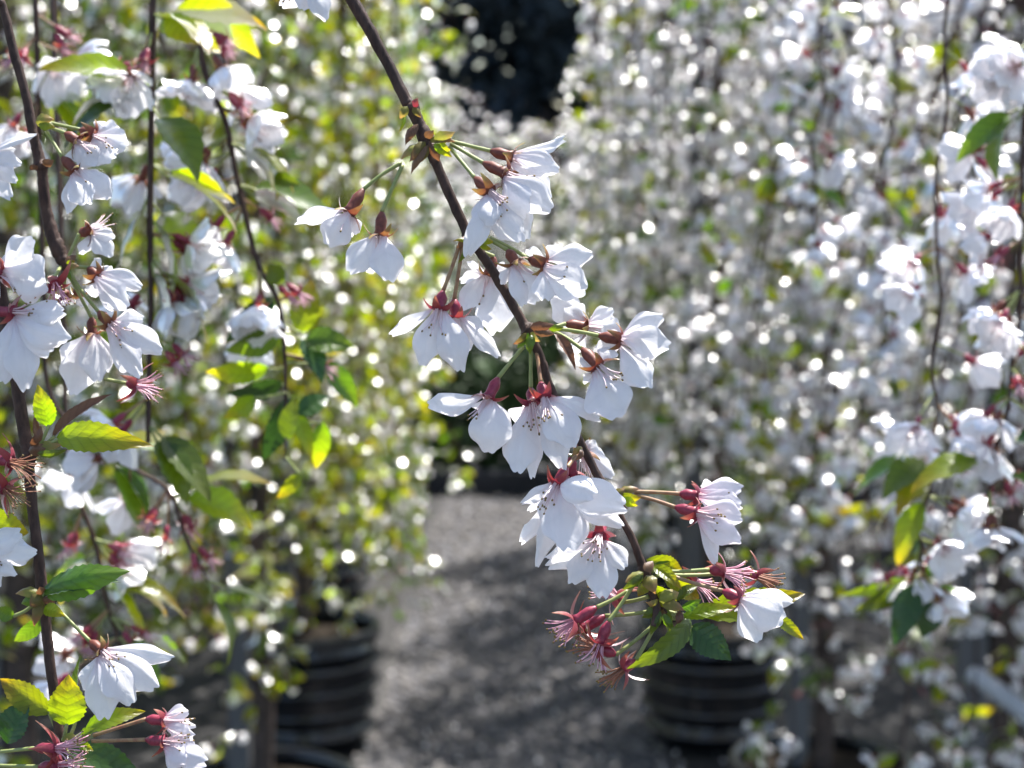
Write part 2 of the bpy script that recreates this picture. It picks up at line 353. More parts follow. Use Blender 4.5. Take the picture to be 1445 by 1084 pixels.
def leaf3(root, node_, dirv, r, L, m):
    dirv = dirv.normalized(); B = node_ + dirv * .008; T = B + (dirv + Vector((0, 0, r.uniform(-.7, .1)))).normalized() * L
    u = (T - B).normalized(); s, t = perp(u); a = r.uniform(-.9, .9); nr = (t * math.cos(a) + s * math.sin(a)); nr = nr if nr.z > 0 else -nr; sd = u.cross(nr).normalized()
    o = put('leaf', leaf_mesh(B, T, L * r.uniform(.42, .55), sd, nr, r.uniform(.02, .14), r.uniform(.1, .5), nseed(), M[m], nt_=14, ns=4), root); o.location = B - root.location
    V, F = tube([node_, (node_ + B) / 2, B + u * .002], [.0006] * 3, 5); put('leaf_stalk', mesh('leaf_stalk', rel(V, B), F, M['pedicel']), o)
    return o
def bracts(root, d, c, specs, dz0=0):
    """bud scales: (base, tip, width) in photo pixels"""
    for (bx, by, tx, ty, wp, m) in specs:
        B, T = P(bx, by, DZ(d, dz0 + rnd.uniform(-1.5, 1.5))), P(tx, ty, DZ(d, dz0 + rnd.uniform(-3, 2)))
        sd, nr = cam_frame(B, T, rnd.uniform(-40, 40))
        o = put('bud_scale', leaf_mesh(B, T, wp * 1.35 * d / FPX, sd, nr, rnd.uniform(.15, .35), -.6, nseed(), M[m], nt_=7, ns=4), root); o.location = B - root.location
def twig(root, pts, rad, sides=10, m='bark', name='stem', nodes=()):
    sp = spline(pts, 7); rr = np.interp(np.arange(len(sp)), np.arange(len(pts)) * 7, rad); r = random.Random(nseed())
    rr = [q * (1 + .05 * r.uniform(-1, 1)) for q in rr]
    sp = [p + Vector((r.uniform(-1, 1), r.uniform(-1, 1), r.uniform(-1, 1))) * q * .06 for p, q in zip(sp, rr)]
    V, F = tube(sp, rr, sides); o = put(name, mesh(name, rel(V, pts[0]), F, M[m]), root); o.location = pts[0] - root.location
    return o
def twig_px(root, d, pl, sides=10, up=None):
    """pl: (x, y, width_px[, dz_mm]); up: world point the stem comes from, outside the frame"""
    pts = [P(q[0], q[1], DZ(d, q[3] if len(q) > 3 else 0)) for q in pl]; rad = [q[2] * .5 * d / FPX for q in pl]
    if up: 
        for w_, q in zip(up, range(len(up) - 1, -1, -1)): pass
        pts = list(up) + pts; rad = [rad[0] * (1.5 - .4 * i / max(1, len(up))) for i in range(len(up))] + rad
    return twig(root, pts, rad, sides)


# ================================================================== the place: ground, rows of potted trees, background
def grid_plane(name, x0, x1, y0, y1, z, nx, ny, m, amp=0.):
    rs = np.random.RandomState(3); X, Y = np.meshgrid(np.linspace(x0, x1, nx + 1), np.linspace(y0, y1, ny + 1)); Z = z + amp * rs.uniform(-1, 1, X.shape)
    V = np.stack([X, Y, Z], -1).reshape(-1, 3); i = np.arange(ny * (nx + 1)).reshape(ny, nx + 1)[:, :-1].ravel()
    return mesh(name, V, np.stack([i, i + 1, i + nx + 2, i + nx + 1], 1), m)
tag(put('ground', grid_plane('ground', -60, 60, -4, 140, 0, 4, 4, M['ground'])), kind='structure')
tag(put('gravel_path', grid_plane('gravel_path', -.62, .5, .5, 8.45, .006, 44, 300, M['ground'], .004)), kind='structure')

for x0, x1 in ((-6, -.47), (.31, 6)): tag(put('weed_mat', grid_plane('weed_mat', x0, x1, .3, 8.44, .013, 24, 40, M['mat'], .002)), kind='structure')
rs = np.random.RandomState(11)
def rots(n, tilt=None, yaw=None):
    """n rotation matrices taking -Z (hanging) to a direction tilted by tilt towards yaw, with random spin"""
    sp = rs.uniform(0, 2 * np.pi, n); ti = rs.uniform(0, 1.2, n) if tilt is None else tilt; ya = rs.uniform(0, 2 * np.pi, n) if yaw is None else yaw
    c, s = np.cos, np.sin; o, l = np.zeros(n), np.ones(n)
    A = lambda rows: np.array(rows).transpose(2, 0, 1)
    Rz = A([[c(sp), -s(sp), o], [s(sp), c(sp), o], [o, o, l]]); Ry = A([[c(ti), o, -s(ti)], [o, l, o], [s(ti), o, c(ti)]]); Rz2 = A([[c(ya), -s(ya), o], [s(ya), c(ya), o], [o, o, l]])
    return Rz2 @ Ry @ Rz
def batch(tv, tf, tuv, tm, pos, rot, scl):
    n = len(pos); V = (np.einsum('nij,vj->nvi', rot, tv) * scl[:, None, None] + pos[:, None, :]).reshape(-1, 3)
    F = (tf[None] + (np.arange(n) * len(tv))[:, None, None]).reshape(-1, tf.shape[1])
    return V, F, np.tile(tuv, (n, 1)), np.tile(tm, n)
def blossom_template(op, seed, spent=False):
    """hanging blossom, mouth at the origin, opening towards -Z; 5 petals of 2x3 quads, red calyx and stalk above"""
    r = random.Random(seed); V, F, U, Mi = [], [], [], []
    if not spent:
        for i in range(5):
            a = i * 1.2566 + r.uniform(-.2, .2); q = op + r.uniform(-.35, .3); o_ = Vector((math.cos(a), math.sin(a), 0)); ax = Vector((0, 0, -1))
            dv = ax * math.cos(q) + o_ * math.sin(q); nr = ax * math.sin(q) - o_ * math.cos(q); sd = dv.cross(nr); L = .0165 * r.uniform(.85, 1.12); k = len(V)
            for ti, (t, f) in enumerate(((0, .16), (.4, .8), (.78, 1.), (1., .5))):
                for s in (-1, 0, 1):
                    V.append(o_ * .001 + dv * (L * (t - (.07 if s == 0 and t == 1 else 0))) + sd * (s * f * .0066) + nr * (.0022 * s * s * f + r.uniform(-.0009, .0009) - .003 * math.sin(t * 3.1))); U.append((t, s * .5))
            for a_ in range(3):
                for b_ in range(2): q_ = k + a_ * 3 + b_; F.append((q_, q_ + 1, q_ + 4, q_ + 3)); Mi.append(0)
    else:
        for i in range(7):
            a = i * .9; k = len(V); o_ = Vector((math.cos(a), math.sin(a), 0)); e = Vector((-o_.y, o_.x, 0)) * .0009; tip = o_ * r.uniform(.003, .006) + Vector((0, 0, -r.uniform(.002, .008)))
            V += [o_ * .0012 - e, o_ * .0012 + e, tip + e * .4, tip - e * .4]; U += [(0, 0), (0, 0), (1, 0), (1, 0)]; F.append((k, k + 1, k + 2, k + 3)); Mi.append(1)
    for ring in (((.0018, 0), (.0019, .005)), ((.0019, .005), (.0006, .0078)), ((.0006, .0078), (.0006, .022))):
        k = len(V)
        for (rr, z) in ring:
            for j in range(4): V.append(Vector((rr * math.cos(j * 1.571), rr * math.sin(j * 1.571), z))); U.append((.5, 0))
        for j in range(4): F.append((k + j, k + (j + 1) % 4, k + 4 + (j + 1) % 4, k + 4 + j)); Mi.append(2 if ring[0][0] < .001 else 1)
    return np.array([tuple(v) for v in V]), np.array(F), np.array(U), np.array(Mi)
def leaf_template(seed):
    r = random.Random(seed); V, F, U = [], [], []; L = .038; fold = r.uniform(.15, .5); bd = r.uniform(.05, .2)
    for t, f in ((0, .05), (.25, .8), (.55, 1.), (.82, .55), (1, .03)):
        for s in (-1, 0, 1): V.append((s * f * L * .24, bd * L * math.sin(t * 3.14) + abs(s) * f * fold * L * .24, -L * t)); U.append((t, s * .5))
    for a in range(4):
        for b in range(2): q = a * 3 + b; F.append((q, q + 1, q + 4, q + 3))
    return np.array(V), np.array(F), np.array(U), np.zeros(len(F), int)
TB = [blossom_template(o_, i) for i, o_ in enumerate((.45, .7, .95, 1.2))]; TS = [blossom_template(0, 9, True)]; TL = [leaf_template(i) for i in range(3)]
BM = [M['petal'], M['calyx_red'], M['pedicel']]
def joined(name, tmpl, pos, scl, mats, tilt=None, yaw=None):
    P_, F_, U_, M_ = [], [], [], []; off = 0; pick = rs.randint(0, len(tmpl), len(pos))
    for i, (tv, tf, tu, tm) in enumerate(tmpl):
        k = pick == i; n = int(k.sum())
        if not n: continue
        V, F, U, Q = batch(tv, tf, tu, tm, pos[k], rots(n, None if tilt is None else tilt[k], None if yaw is None else yaw[k]), scl[k])
        P_.append(V); F_.append(F + off); U_.append(U); M_.append(Q); off += len(V)
    return mesh(name, np.concatenate(P_), np.concatenate(F_), None, np.concatenate(U_), mats, np.concatenate(M_))
BLOSSOM_ME = [mesh('blossom', t[0], t[1], None, t[2], BM, t[3]) for t in TB]
LEAF_ME = {k: [mesh('leaf', t[0], t[1], M[k], t[2]) for t in TL] for k in ('leaf', 'leaf_yellow')}

def make_tree(seed, H, rad, zlow, nb, white, detailed):
    """weeping cherry: trunk, arching head, hanging whips set with blossoms and leaves. white: share of nodes in flower"""
    r = random.Random(seed); root = empty('weeping_cherry_tree', (0, 0, 0))
    tp = [Vector((r.uniform(-.012, .012), r.uniform(-.012, .012), z)) for z in np.linspace(.19, H, 9)]
    V, F = tube(spline(tp, 3), np.linspace(.027, .021, 25), 10); put('trunk', mesh('trunk', V, F, M['trunk']), root)
    pos, nodes = [], []; br = Acc()
    for b in range(nb):
        az = 2 * math.pi * (b + r.uniform(-.4, .4)) / nb; rr = rad * r.uniform(.35, 1) ** .6; ze = r.uniform(*zlow); hz = H + r.uniform(-.35, .12); o_ = Vector((math.cos(az), math.sin(az), 0))
        pts = [Vector((0, 0, hz - .06)), o_ * rr * .45 + Vector((0, 0, hz + .10)), o_ * rr * .85 + Vector((0, 0, hz + .02)), o_ * rr + Vector((0, 0, hz - .22))]
        q = pts[-1].copy(); sway = Vector((r.uniform(-.05, .05), r.uniform(-.05, .05), 0))
        while q.z > ze:
            q = q + Vector((r.uniform(-.045, .045), r.uniform(-.045, .045), -.16)) + sway * .16; pts.append(q)
        sp = spline(pts, 5); n = len(sp); vf = tube(sp, [.0048 - .0036 * i / n for i in range(n)], 5)
        if detailed: put('branch', mesh('branch', *vf, M['bark']), root)
        else: br.add(vf)
        for _ in range(r.randint(5, 9)):                 # short side shoots leave the whip and droop
            i0 = r.randrange(7, n - 2); a_ = r.uniform(0, 6.28); l_ = r.uniform(.06, .17); dv = Vector((math.cos(a_), math.sin(a_), -.15)); s0 = sp[i0]
            sh = [s0, s0 + dv * l_ * .55, s0 + dv * l_ * .85 + Vector((0, 0, -.35 * l_)), s0 + dv * l_ * .95 + Vector((0, 0, -.75 * l_))]
            br.add(tube(sh, [.0018, .0015, .0012, .0008], 4)); q_ = spline(sh, 3); nodes += [q_[k] for k in (4, 6, 8, 9) if r.random() < .85]
        acc = 0
        for i in range(6, n):
            acc += (sp[i] - sp[i - 1]).length
            while acc > 0: nodes.append(sp[i] + (sp[i - 1] - sp[i]) * r.random()); acc -= .055
    tag(put('side_shoots' if detailed else 'crown_branches', mesh('crown_branches', br.V, br.F, M['bark']), root), kind='stuff')
    bp, bt, by, lp, sp_, lt, ly = [], [], [], [], [], [], []
    for nd in nodes:
        x = r.random(); cold = max(0., min(1., (1.15 - nd.z) * .9))          # lower whips carry more leaf
        if x < white * (1 - .55 * cold):
            for _ in range(r.choice((2, 2, 3, 3))):
                a = r.uniform(0, 6.28); d_ = r.uniform(.016, .042); bp.append((nd.x + d_ * math.cos(a), nd.y + d_ * math.sin(a), nd.z - r.uniform(-.004, .02))); bt.append(r.uniform(.3, 1.5)); by.append(a)
        elif x < white * (1 - .55 * cold) + (1 - white) * .25:
            for _ in range(2):
                a = r.uniform(0, 6.28); d_ = r.uniform(.012, .024); sp_.append((nd.x + d_ * math.cos(a), nd.y + d_ * math.sin(a), nd.z - .008))
        if r.random() < (1.05 - 1.15 * white + .5 * cold):
            for _ in range(r.choice((2, 3, 3, 4))):
                a = r.uniform(0, 6.28); lp.append((nd.x + .008 * math.cos(a), nd.y + .008 * math.sin(a), nd.z)); lt.append(r.uniform(.3, 1.7)); ly.append(a)
    bp, lp, sp_ = np.array(bp), np.array(lp), np.array(sp_); bt, by, lt, ly = map(np.array, (bt, by, lt, ly))
    nsep = 0
    if detailed:                                         # the blossoms and leaves facing the path and camera, one object each
        sc_ = bp[:, 1] * 1.0 + abs(bp[:, 2] - 1.3) * .25; order = np.argsort(sc_); sel = order[:240]; rest = order[240:]
        for i in sel:
            o = put('blossom', BLOSSOM_ME[r.randrange(4)], root); o.location = tuple(bp[i]); s_ = r.uniform(.85, 1.15); o.scale = (s_, s_, s_)
            o.rotation_euler = Matrix(rots(1, bt[i:i + 1], by[i:i + 1])[0].tolist()).to_euler()
        bp, bt, by = bp[rest], bt[rest], by[rest]
        if len(lp):
            order = np.argsort(lp[:, 1]); sel = order[:90]; rest = order[90:]
            for i in sel:
                o = put('leaf', LEAF_ME['leaf_yellow' if r.random() < .55 else 'leaf'][r.randrange(3)], root); o.location = tuple(lp[i]); s_ = r.uniform(.6, 1.25); o.scale = (s_, s_, s_)
                o.rotation_euler = Matrix(rots(1, lt[i:i + 1], ly[i:i + 1])[0].tolist()).to_euler()
            lp, lt, ly = lp[rest], lt[rest], ly[rest]
    if len(bp): tag(put('blossom_mass', joined('blossom_mass', TB, bp, rs.uniform(.8, 1.15, len(bp)), BM, bt, by), root), kind='stuff')
    if len(sp_): tag(put('spent_blossom_mass', joined('spent_blossom_mass', TS, sp_, rs.uniform(.9, 1.3, len(sp_)), [M['petal_pink'], M['sepal_red'], M['pedicel']]), root), kind='stuff')
    if len(lp):
        h = int(len(lp) * .62)
        if h: tag(put('leaf_mass', joined('leaf_mass', TL, lp[:h], rs.uniform(.7, 1.5, h), [M['leaf_yellow']], lt[:h], ly[:h]), root), kind='stuff')
        tag(put('leaf_mass', joined('leaf_mass', TL, lp[h:], rs.uniform(.6, 1.45, len(lp) - h), [M['leaf']], lt[h:], ly[h:]), root), kind='stuff')
    return root
def copy_tree(o, parent=None):
    c = o.copy(); COL.objects.link(c); c.parent = parent
    for ch in list(o.children): copy_tree(ch, c)
    return c
# pot: ribbed black nursery tub, lathe with a rolled rim and real ribs
def lathe(prof, n=40):
    V, F = [], []; k = len(prof)
    for i in range(n):
        a = 2 * math.pi * i / n
        for (rr, z) in prof: V.append((rr * math.cos(a), rr * math.sin(a), z))
    for i in range(n):
        for j in range(k - 1): F.append((i * k + j, ((i + 1) % n) * k + j, ((i + 1) % n) * k + j + 1, i * k + j + 1))
    return V, F
def make_pot():
    root = empty('nursery_pot', (0, 0, 0)); r0, r1, h = .150, .185, .32
    prof = [(.0, .006), (r0 - .01, .004), (r0, .012)]
    for i in range(4):
        z = .025 + i * .060; rr = r0 + (r1 - r0) * z / h; prof += [(rr, z), (rr + .018, z + .014), (rr + .024, z + .020), (rr + .023, z + .027), (rr + .003, z + .031)]
    prof += [(r1, h - .035), (r1 - .004, h - .03), (r1 - .006, .2), (r1 - .012, .1)]
    put('pot_wall', mesh('pot_wall', *lathe(prof), M['pot']), root)
    rim = [(r1 - .006, h - .034), (r1 + .003, h - .034), (r1 + .010, h - .03), (r1 + .011, h - .012), (r1 + .008, h - .002), (r1 + .001, h), (r1 - .006, h - .004), (r1 - .007, h - .03)]
    put('rim', mesh('rim', *lathe(rim), M['pot']), root)
    put('potting_soil', mesh('potting_soil', *lathe([(.001, h - .03), (.08, h - .034), (.14, h - .042), (r1 - .012, h - .05)], 24), M['soil']), root)
    return root
def make_stake():
    root = empty('tree_stake', (0, 0, 0)); V, F = [], []
    for z, s in ((.02, .008), (.08, .0225), (1.0, .0225), (1.88, .0225), (1.9, .019)):
        for (a, b) in ((-1, -1), (1, -1), (1, 1), (-1, 1)): V.append((a * s, b * s, z))
    for i in range(4):
        for k in range(4): F.append((i * 4 + k, i * 4 + (k + 1) % 4, i * 4 + 4 + (k + 1) % 4, i * 4 + 4 + k))
    F += [(3, 2, 1, 0), (16, 17, 18, 19)]
    put('post', mesh('post', V, F, M['stake'], smooth=False), root)
    for z in (.9, 1.6):
        pts = [Vector((.034 + .068 * math.cos(a) - .034, .040 * math.sin(a), z)) for a in np.linspace(0, 6.283, 17)]
        put('tie', mesh('tie', *tube(pts, [.004] * 17, 5), M['pot']), root)
    return root
PROTO = {('L', 1): make_tree(21, 2.25, .40, (.62, 1.05), 36, .25, True), ('L', 0): make_tree(22, 2.3, .42, (.42, .9), 36, .34, False), ('L', 2): make_tree(25, 2.25, .42, (.40, .85), 36, .28, False),
         ('R', 1): make_tree(23, 2.3, .42, (.58, 1.02), 34, .72, True), ('R', 3): make_tree(27, 2.3, .42, (.78, 1.25), 34, .70, True), ('R', 0): make_tree(24, 2.35, .42, (.6, 1.0), 34, .70, False), ('R', 2): make_tree(26, 2.3, .44, (.5, 1.0), 34, .66, False)}
pot0, stake0 = make_pot(), make_stake(); used = set()
ORD = ['first', 'second', 'third', 'fourth', 'fifth', 'sixth', 'seventh']
ROW = {'L': ('leafy weeping cherry in the path-side row, %s tree from the timber kerb', 'leafy cherry trees along the path', 'leafy path-side row'),
       'R': ('white-curtained weeping cherry in the path-side row, %s tree from the timber kerb', 'white cherry trees along the path', 'white path-side row'),
       'SL': ('cherry in the row behind the leafy path-side trees, %s from the timber kerb', 'cherry trees in the second rows', 'row behind the leafy trees'),
       'SR': ('cherry in the row behind the white path-side trees, %s from the timber kerb', 'cherry trees in the second rows', 'row behind the white trees'),
       'B': ('short weeping cherry behind the timber kerb, %s from the leafy side', 'cherry trees beyond the path end', 'row behind the kerb, counted from the leafy side')}
def place(side, proto, x, y, rz, s=1., lab=None, pot=True, stake=True, idx=0):
    k = (side, proto); t = PROTO[k] if k not in used else copy_tree(PROTO[k]); used.add(k)
    t.location = (x, y, 0.0); t.rotation_euler.z = rz; t.scale = (s, s, 1)
    l, g, rw = ROW[lab or side]; on = ORD[idx]; tag(t, l % on, 'tree', g); fk = '' if lab == 'B' else ' from the kerb'
    if pot:
        p = pot0 if 'pot' not in used else copy_tree(pot0); used.add('pot'); p.location = (x, y, .016); p.scale.z = .76 if y < 4.2 else 1.; p.rotation_euler.z = rz
        tag(p, 'ribbed black plastic pot, %s%s in the %s' % (on, fk, rw), 'pot', 'nursery pots along the path')
    if stake:
        q = stake0 if 'stake' not in used else copy_tree(stake0); used.add('stake'); q.location = (x - .052, y + .01, .19); q.rotation_euler.z = 0
        tag(q, 'square grey stake tied to the %s trunk%s in the %s' % (on, fk, rw), 'stake', 'stakes tied to the tree trunks')
for i_, q in enumerate(sorted(((-.86, 3.0, 1, .0, .95), (-.60, 3.85, 1, 1.0, .85), (-.64, 4.85, 0, 2.2, .76), (-.76, 5.75, 2, .4, .78), (-.84, 6.7, 0, 3.9, .8), (-.92, 7.7, 2, 5.1, .75)), key=lambda q: -q[1])): place('L', q[2], q[0], q[1], q[3], q[4], None, stake=True, idx=i_)
for i_, q in enumerate(sorted(((.92, 2.35, 1, .0, 1.), (.76, 3.15, 1, .5, .95), (.58, 4.0, 3, 1.1, .9), (.42, 4.9, 0, 2.3, .82), (.46, 5.8, 2, 3.1, .8), (.47, 6.75, 0, 4.4, .78), (.48, 7.7, 2, 5.6, .76)), key=lambda q: -q[1])): place('R', q[2], q[0], q[1], q[3], q[4], None, stake=True, idx=i_)
for i_, q in enumerate(sorted(((-1.55, 4.6, 0, 1.), (-1.7, 5.8, 2, 2.), (-1.65, 7.1, 0, 3.), (-1.8, 8.4, 2, 4.), (-1.0, 8.9, 2, .7)), key=lambda q: -q[1])): place('L', q[2], q[0], q[1], q[3], 1.1, 'SL', stake=False, idx=i_)
for i_, q in enumerate(sorted(((1.5, 3.7, 2, 1.), (1.45, 4.8, 0, 2.), (1.5, 6.0, 2, 3.), (1.5, 7.3, 0, 4.), (1.3, 8.6, 2, 5.)), key=lambda q: -q[1])): place('R', q[2], q[0], q[1], q[3], 1.1, 'SR', stake=False, idx=i_)
for i_, q in enumerate(sorted(((-.75, 10.6, 0, 1., 1.1), (.0, 10.9, 2, 2., 1.0), (.75, 10.5, 0, 3., 1.1), (1.6, 10.8, 2, 4., 1.2), (-1.7, 10.9, 0, 5., 1.2)), key=lambda q: q[0])): place('R', q[2], q[0], q[1], q[3], q[4], 'B', stake=False, idx=i_)
# shorten the trees beyond the path end so that their heads sit at eye level
for o in COL.objects:
    if o.parent is None and o.get('group') == 'cherry trees beyond the path end': o.scale.z = (.69 if abs(o.location.x) < .5 else .74) if abs(o.location.x) < 1.2 else .95

# kerb at the end of the path, hedge behind it
def box(x0, x1, y0, y1, z0, z1):
    V = [(x, y, z) for z in (z0, z1) for (x, y) in ((x0, y0), (x1, y0), (x1, y1), (x0, y1))]
    return V, [(3, 2, 1, 0), (4, 5, 6, 7), (0, 1, 5, 4), (1, 2, 6, 5), (2, 3, 7, 6), (3, 0, 4, 7)]
def bevelled(name, vf, m, wdt):
    import bmesh
    me = mesh(name, *vf, m, smooth=False); bm = bmesh.new(); bm.from_mesh(me); bmesh.ops.bevel(bm, geom=bm.edges[:], offset=wdt, segments=2, affect='EDGES'); bm.to_mesh(me); bm.free(); return me
kb = put('timber_kerb', bevelled('timber_kerb', box(-1.6, 1.6, 8.5, 8.62, 0, .115), M['kerb'], .012)); tag(kb, 'dark timber kerb lying across the far end of the gravel path', 'kerb')
def leaf_cloud(n, fn, size, seed):
    q = np.random.RandomState(seed); c = fn(q, n); d1 = q.normal(size=(n, 3)); d1 /= np.linalg.norm(d1, axis=1)[:, None]; d2 = np.cross(d1, q.normal(size=(n, 3))); d2 /= np.linalg.norm(d2, axis=1)[:, None]
    s = size * q.uniform(.5, 1.3, (n, 1)); V = np.stack([c - d1 * s, c + d2 * s * .45, c + d1 * s, c - d2 * s * .45], 1).reshape(-1, 3)
    return V, np.arange(4 * n).reshape(n, 4)
def hedge_fn(q, n):
    x = q.uniform(-3, 3, n); z = q.uniform(0, 1, n) ** .7 * (.72 + .12 * np.sin(x * 3.1) + .08 * np.sin(x * 7.7)); y = 9.0 + q.uniform(-.32, .32, n); return np.stack([x, y, z], 1)
V, F = leaf_cloud(22000, hedge_fn, .04, 5); hd = put('hedge', mesh('hedge', V, F, M['hedge'], smooth=False)); tag(hd, 'low dark green hedge behind the kerb at the path end', 'hedge')
def hedge2_fn(q, n):
    x = q.uniform(-7, 7, n); z = q.uniform(0, 1, n) ** .7 * (1.35 + .12 * np.sin(x * 2.1) + .08 * np.sin(x * 5.7)); y = 13.6 + q.uniform(-.45, .45, n); return np.stack([x, y, z], 1)
V, F = leaf_cloud(40000, hedge2_fn, .05, 6); hd = put('hedge', mesh('hedge', V, F, M['hedge'], smooth=False)); tag(hd, 'tall dark hedge between the short cherries and the conifers', 'hedge')
# tall dark conifers far behind
def conifer(x, y, H, rad, seed, label):
    root = empty('conifer_tree', (x, y, 0)); r = random.Random(seed); q0 = np.random.RandomState(seed)
    tp = [Vector((0, 0, 0)), Vector((.05, .02, H * .5)), Vector((0, 0, H * .96))]; sp = spline(tp, 6); put('trunk', mesh('trunk', *tube(sp, np.linspace(.16, .02, len(sp)), 9), M['trunk']), root)
    tips = []; ac = Acc()
    for i in range(120):
        z = H * (.06 + .9 * (i + r.random()) / 120); a = r.uniform(0, 6.28); l = rad * (1 - (z / H)) ** .55 * r.uniform(.65, 1.1); e = Vector((l * math.cos(a), l * math.sin(a), z - l * .18 + r.uniform(-.1, .1)))
        ac.add(tube([Vector((0, 0, z)), e * .5 + Vector((0, 0, z * .5 + .05)), e], [.02, .013, .004], 5)); tips.append((Vector((0, 0, z)), e))
    tag(put('limbs', mesh('limbs', ac.V, ac.F, M['trunk']), root), kind='stuff')
    def fn(q, n):
        k = q.randint(0, len(tips), n); t = q.uniform(.15, 1.05, n) ** .7; A = np.array([tuple(p) for p, _ in tips])[k]; B = np.array([tuple(p) for _, p in tips])[k]
        return A + (B - A) * t[:, None] + q.normal(size=(n, 3)) * np.array([.14, .14, .12])
    V, F = leaf_cloud(16000, fn, .10, seed + 1); tag(put('crown', mesh('crown', V, F, M['needles'], smooth=False), root), kind='stuff')
    tag(root, label, 'tree')
conifer(-.15, 17.5, 7.5, 1.5, 31, 'tall near-black conifer showing through the gap above the path')
conifer(1.9, 18.2, 8.0, 1.7, 41, 'tall dark conifer standing behind the white cherry row')
conifer(4.2, 19.0, 7.0, 1.7, 42, 'dark conifer farther along behind the white cherries, beyond its taller neighbour')
conifer(-4.6, 21.0, 4.2, 1.5, 43, 'low dark conifer far behind the leafy cherry row')
# stones on the path (nobody could count them) and fallen petals
sv, sf = [], []
for (t, a) in ((-1, 0),): pass
oct_v = np.array([(1, 0, 0), (.3, .9, .1), (-.8, .5, 0), (-.6, -.7, .1), (.4, -.9, 0), (.1, .05, .8), (0, 0, -.5)]); oct_f = np.array([(0, 1, 5), (1, 2, 5), (2, 3, 5), (3, 4, 5), (4, 0, 5), (1, 0, 6), (2, 1, 6), (3, 2, 6), (4, 3, 6), (0, 4, 6)])
n = 9000; pos = np.stack([rs.uniform(-.5, .34, n), 3.6 + 5.0 * rs.uniform(0, 1, n) ** 1.3, np.full(n, .009)], 1)
V, F, U, Q = batch(oct_v, oct_f, np.zeros((7, 2)), np.zeros(10, int), pos, rots(n, rs.uniform(0, .5, n)), rs.uniform(.003, .011, n) * rs.choice([1, 1, 1.7], n))
tag(put('gravel', mesh('gravel', V, F, M['stone'], smooth=False)), 'loose grey and brown stones scattered over the path', 'gravel', kind='stuff')
n = 420; pos = np.stack([rs.uniform(-.75, .6, n), 3.6 + 5.0 * rs.uniform(0, 1, n), np.full(n, .016)], 1); pt = TB[2]; keep = np.arange(12)
V, F, U, Q = batch(pt[0][:12], pt[1][:6], pt[2][:12], pt[3][:6], pos, rots(n, rs.uniform(1.3, 1.8, n)), rs.uniform(.7, 1.1, n))
tag(put('fallen_petals', mesh('fallen_petals', V, F, M['petal'], U)), 'white cherry petals fallen on the gravel', 'petals', kind='stuff')

# ================================================================== the branch in focus
D = .55
def branch(label, at, cat='branch', name='cherry_branch', group=None):
    e = empty(name, at); return tag(e, label, cat, group)
mb = branch('sharp slanting cherry branch with white blossoms hanging over the path', P(603, 200, D))
twig_px(mb, D, [(440, -90, 20, 4), (497, 0, 19), (540, 76, 17), (571, 138, 17), (581, 152, 23), (590, 172, 16.5), (602, 197, 25), (608, 212, 20), (616, 232, 15), (655, 320, 15), (663, 336, 21), (670, 346, 14.5), (693, 379, 14), (736, 452, 14.5), (745, 465, 26), (752, 482, 14), (765, 510, 12.5), (776, 545, 12), (797, 586, 12), (818, 622, 12), (840, 665, 12), (860, 700, 17), (870, 720, 11), (892, 760, 11), (904, 792, 12), (909, 806, 20), (918, 830, 14), (930, 852, 11), (940, 866, 6)],
        up=[P(-500, -1750, .80), P(-120, -1350, .70), P(180, -700, .60), P(330, -320, .565)])
twig_px(mb, D, [(918, 828, 10, -1), (925, 850, 12, -3), (926, 868, 12, -4), (922, 884, 8, -5)])
H = lambda *a, **k: hero(mb, D, *a, **k)
# top edge flower
H((478, -25), (455, -45), (432, -30), [(462, 30, 30, 10, -6), (425, 16, 34, 5, -2), (395, 12, 28, 20, 3), (440, -75, 30)], red=True)
# left pair below the first node
H((566, 230), (513, 267), (491, 301), [(414, 312, 26, 48, -2, .05), (463, 346, 44, 4, -5), (506, 331, 24, 25, 2)], sag=-.04, kd=-2, md=-4)
H((568, 233), (539, 299), (536, 333), [(489, 388, 39, 8, -6), (549, 399, 46, -4, -5), (520, 372, 26, 20, 8)], kd=-3, md=-4)
# right trio
H((638, 200), (692, 213), (724, 222), [(803, 203, 11, 62, -3, .02), (790, 238, 34, 14, -5), (778, 284, 42, 10, -2), (765, 250, 38, -10, 6)], kd=-2, md=-3, red=False)
H((636, 203), (682, 230), (715, 246), [(777, 293, 46, 6, -9), (746, 306, 44, -8, -8), (744, 343, 40, 12, 0)], kd=-5, md=-8)
H((634, 207), (670, 251), (692, 270), [(663, 363, 28, 18, -6, .14), (738, 344, 46, -6, -4), (712, 330, 48, 8, 2), (690, 318, 44, 4, -6)], kd=-7, md=-10)
# second node, left pair
H((650, 340), (625, 411), (619, 437), [(550, 475, 20, 52, -2), (597, 516, 42, 5, -5), (649, 524, 44, -5, -6), (622, 492, 24, 15, 6)], kd=-3, md=-5, red=True, sag=.03)
H((654, 338), (641, 422), (643, 448), [(706, 506, 27, 28, -2), (662, 500, 36, 10, 7), (680, 470, 28, 30, 3)], kd=0, md=0, red=True, sag=.02)
# second node, right
H((690, 338), (716, 353), (728, 371), [(741, 434, 28, 25, -4), (760, 430, 38, -6, -2), (708, 402, 18, 40, 2), (748, 405, 26, 20, 4)], kd=-4, md=-5)
H((692, 336), (746, 365), (770, 374), [(837, 358, 34, 18, -3), (830, 412, 50, -8, -8, .12), (769, 427, 34, 4, -6), (741, 354, 26, 30, 5), (790, 345, 26, 25, 4)], kd=-6, md=-8, sag=-.02)
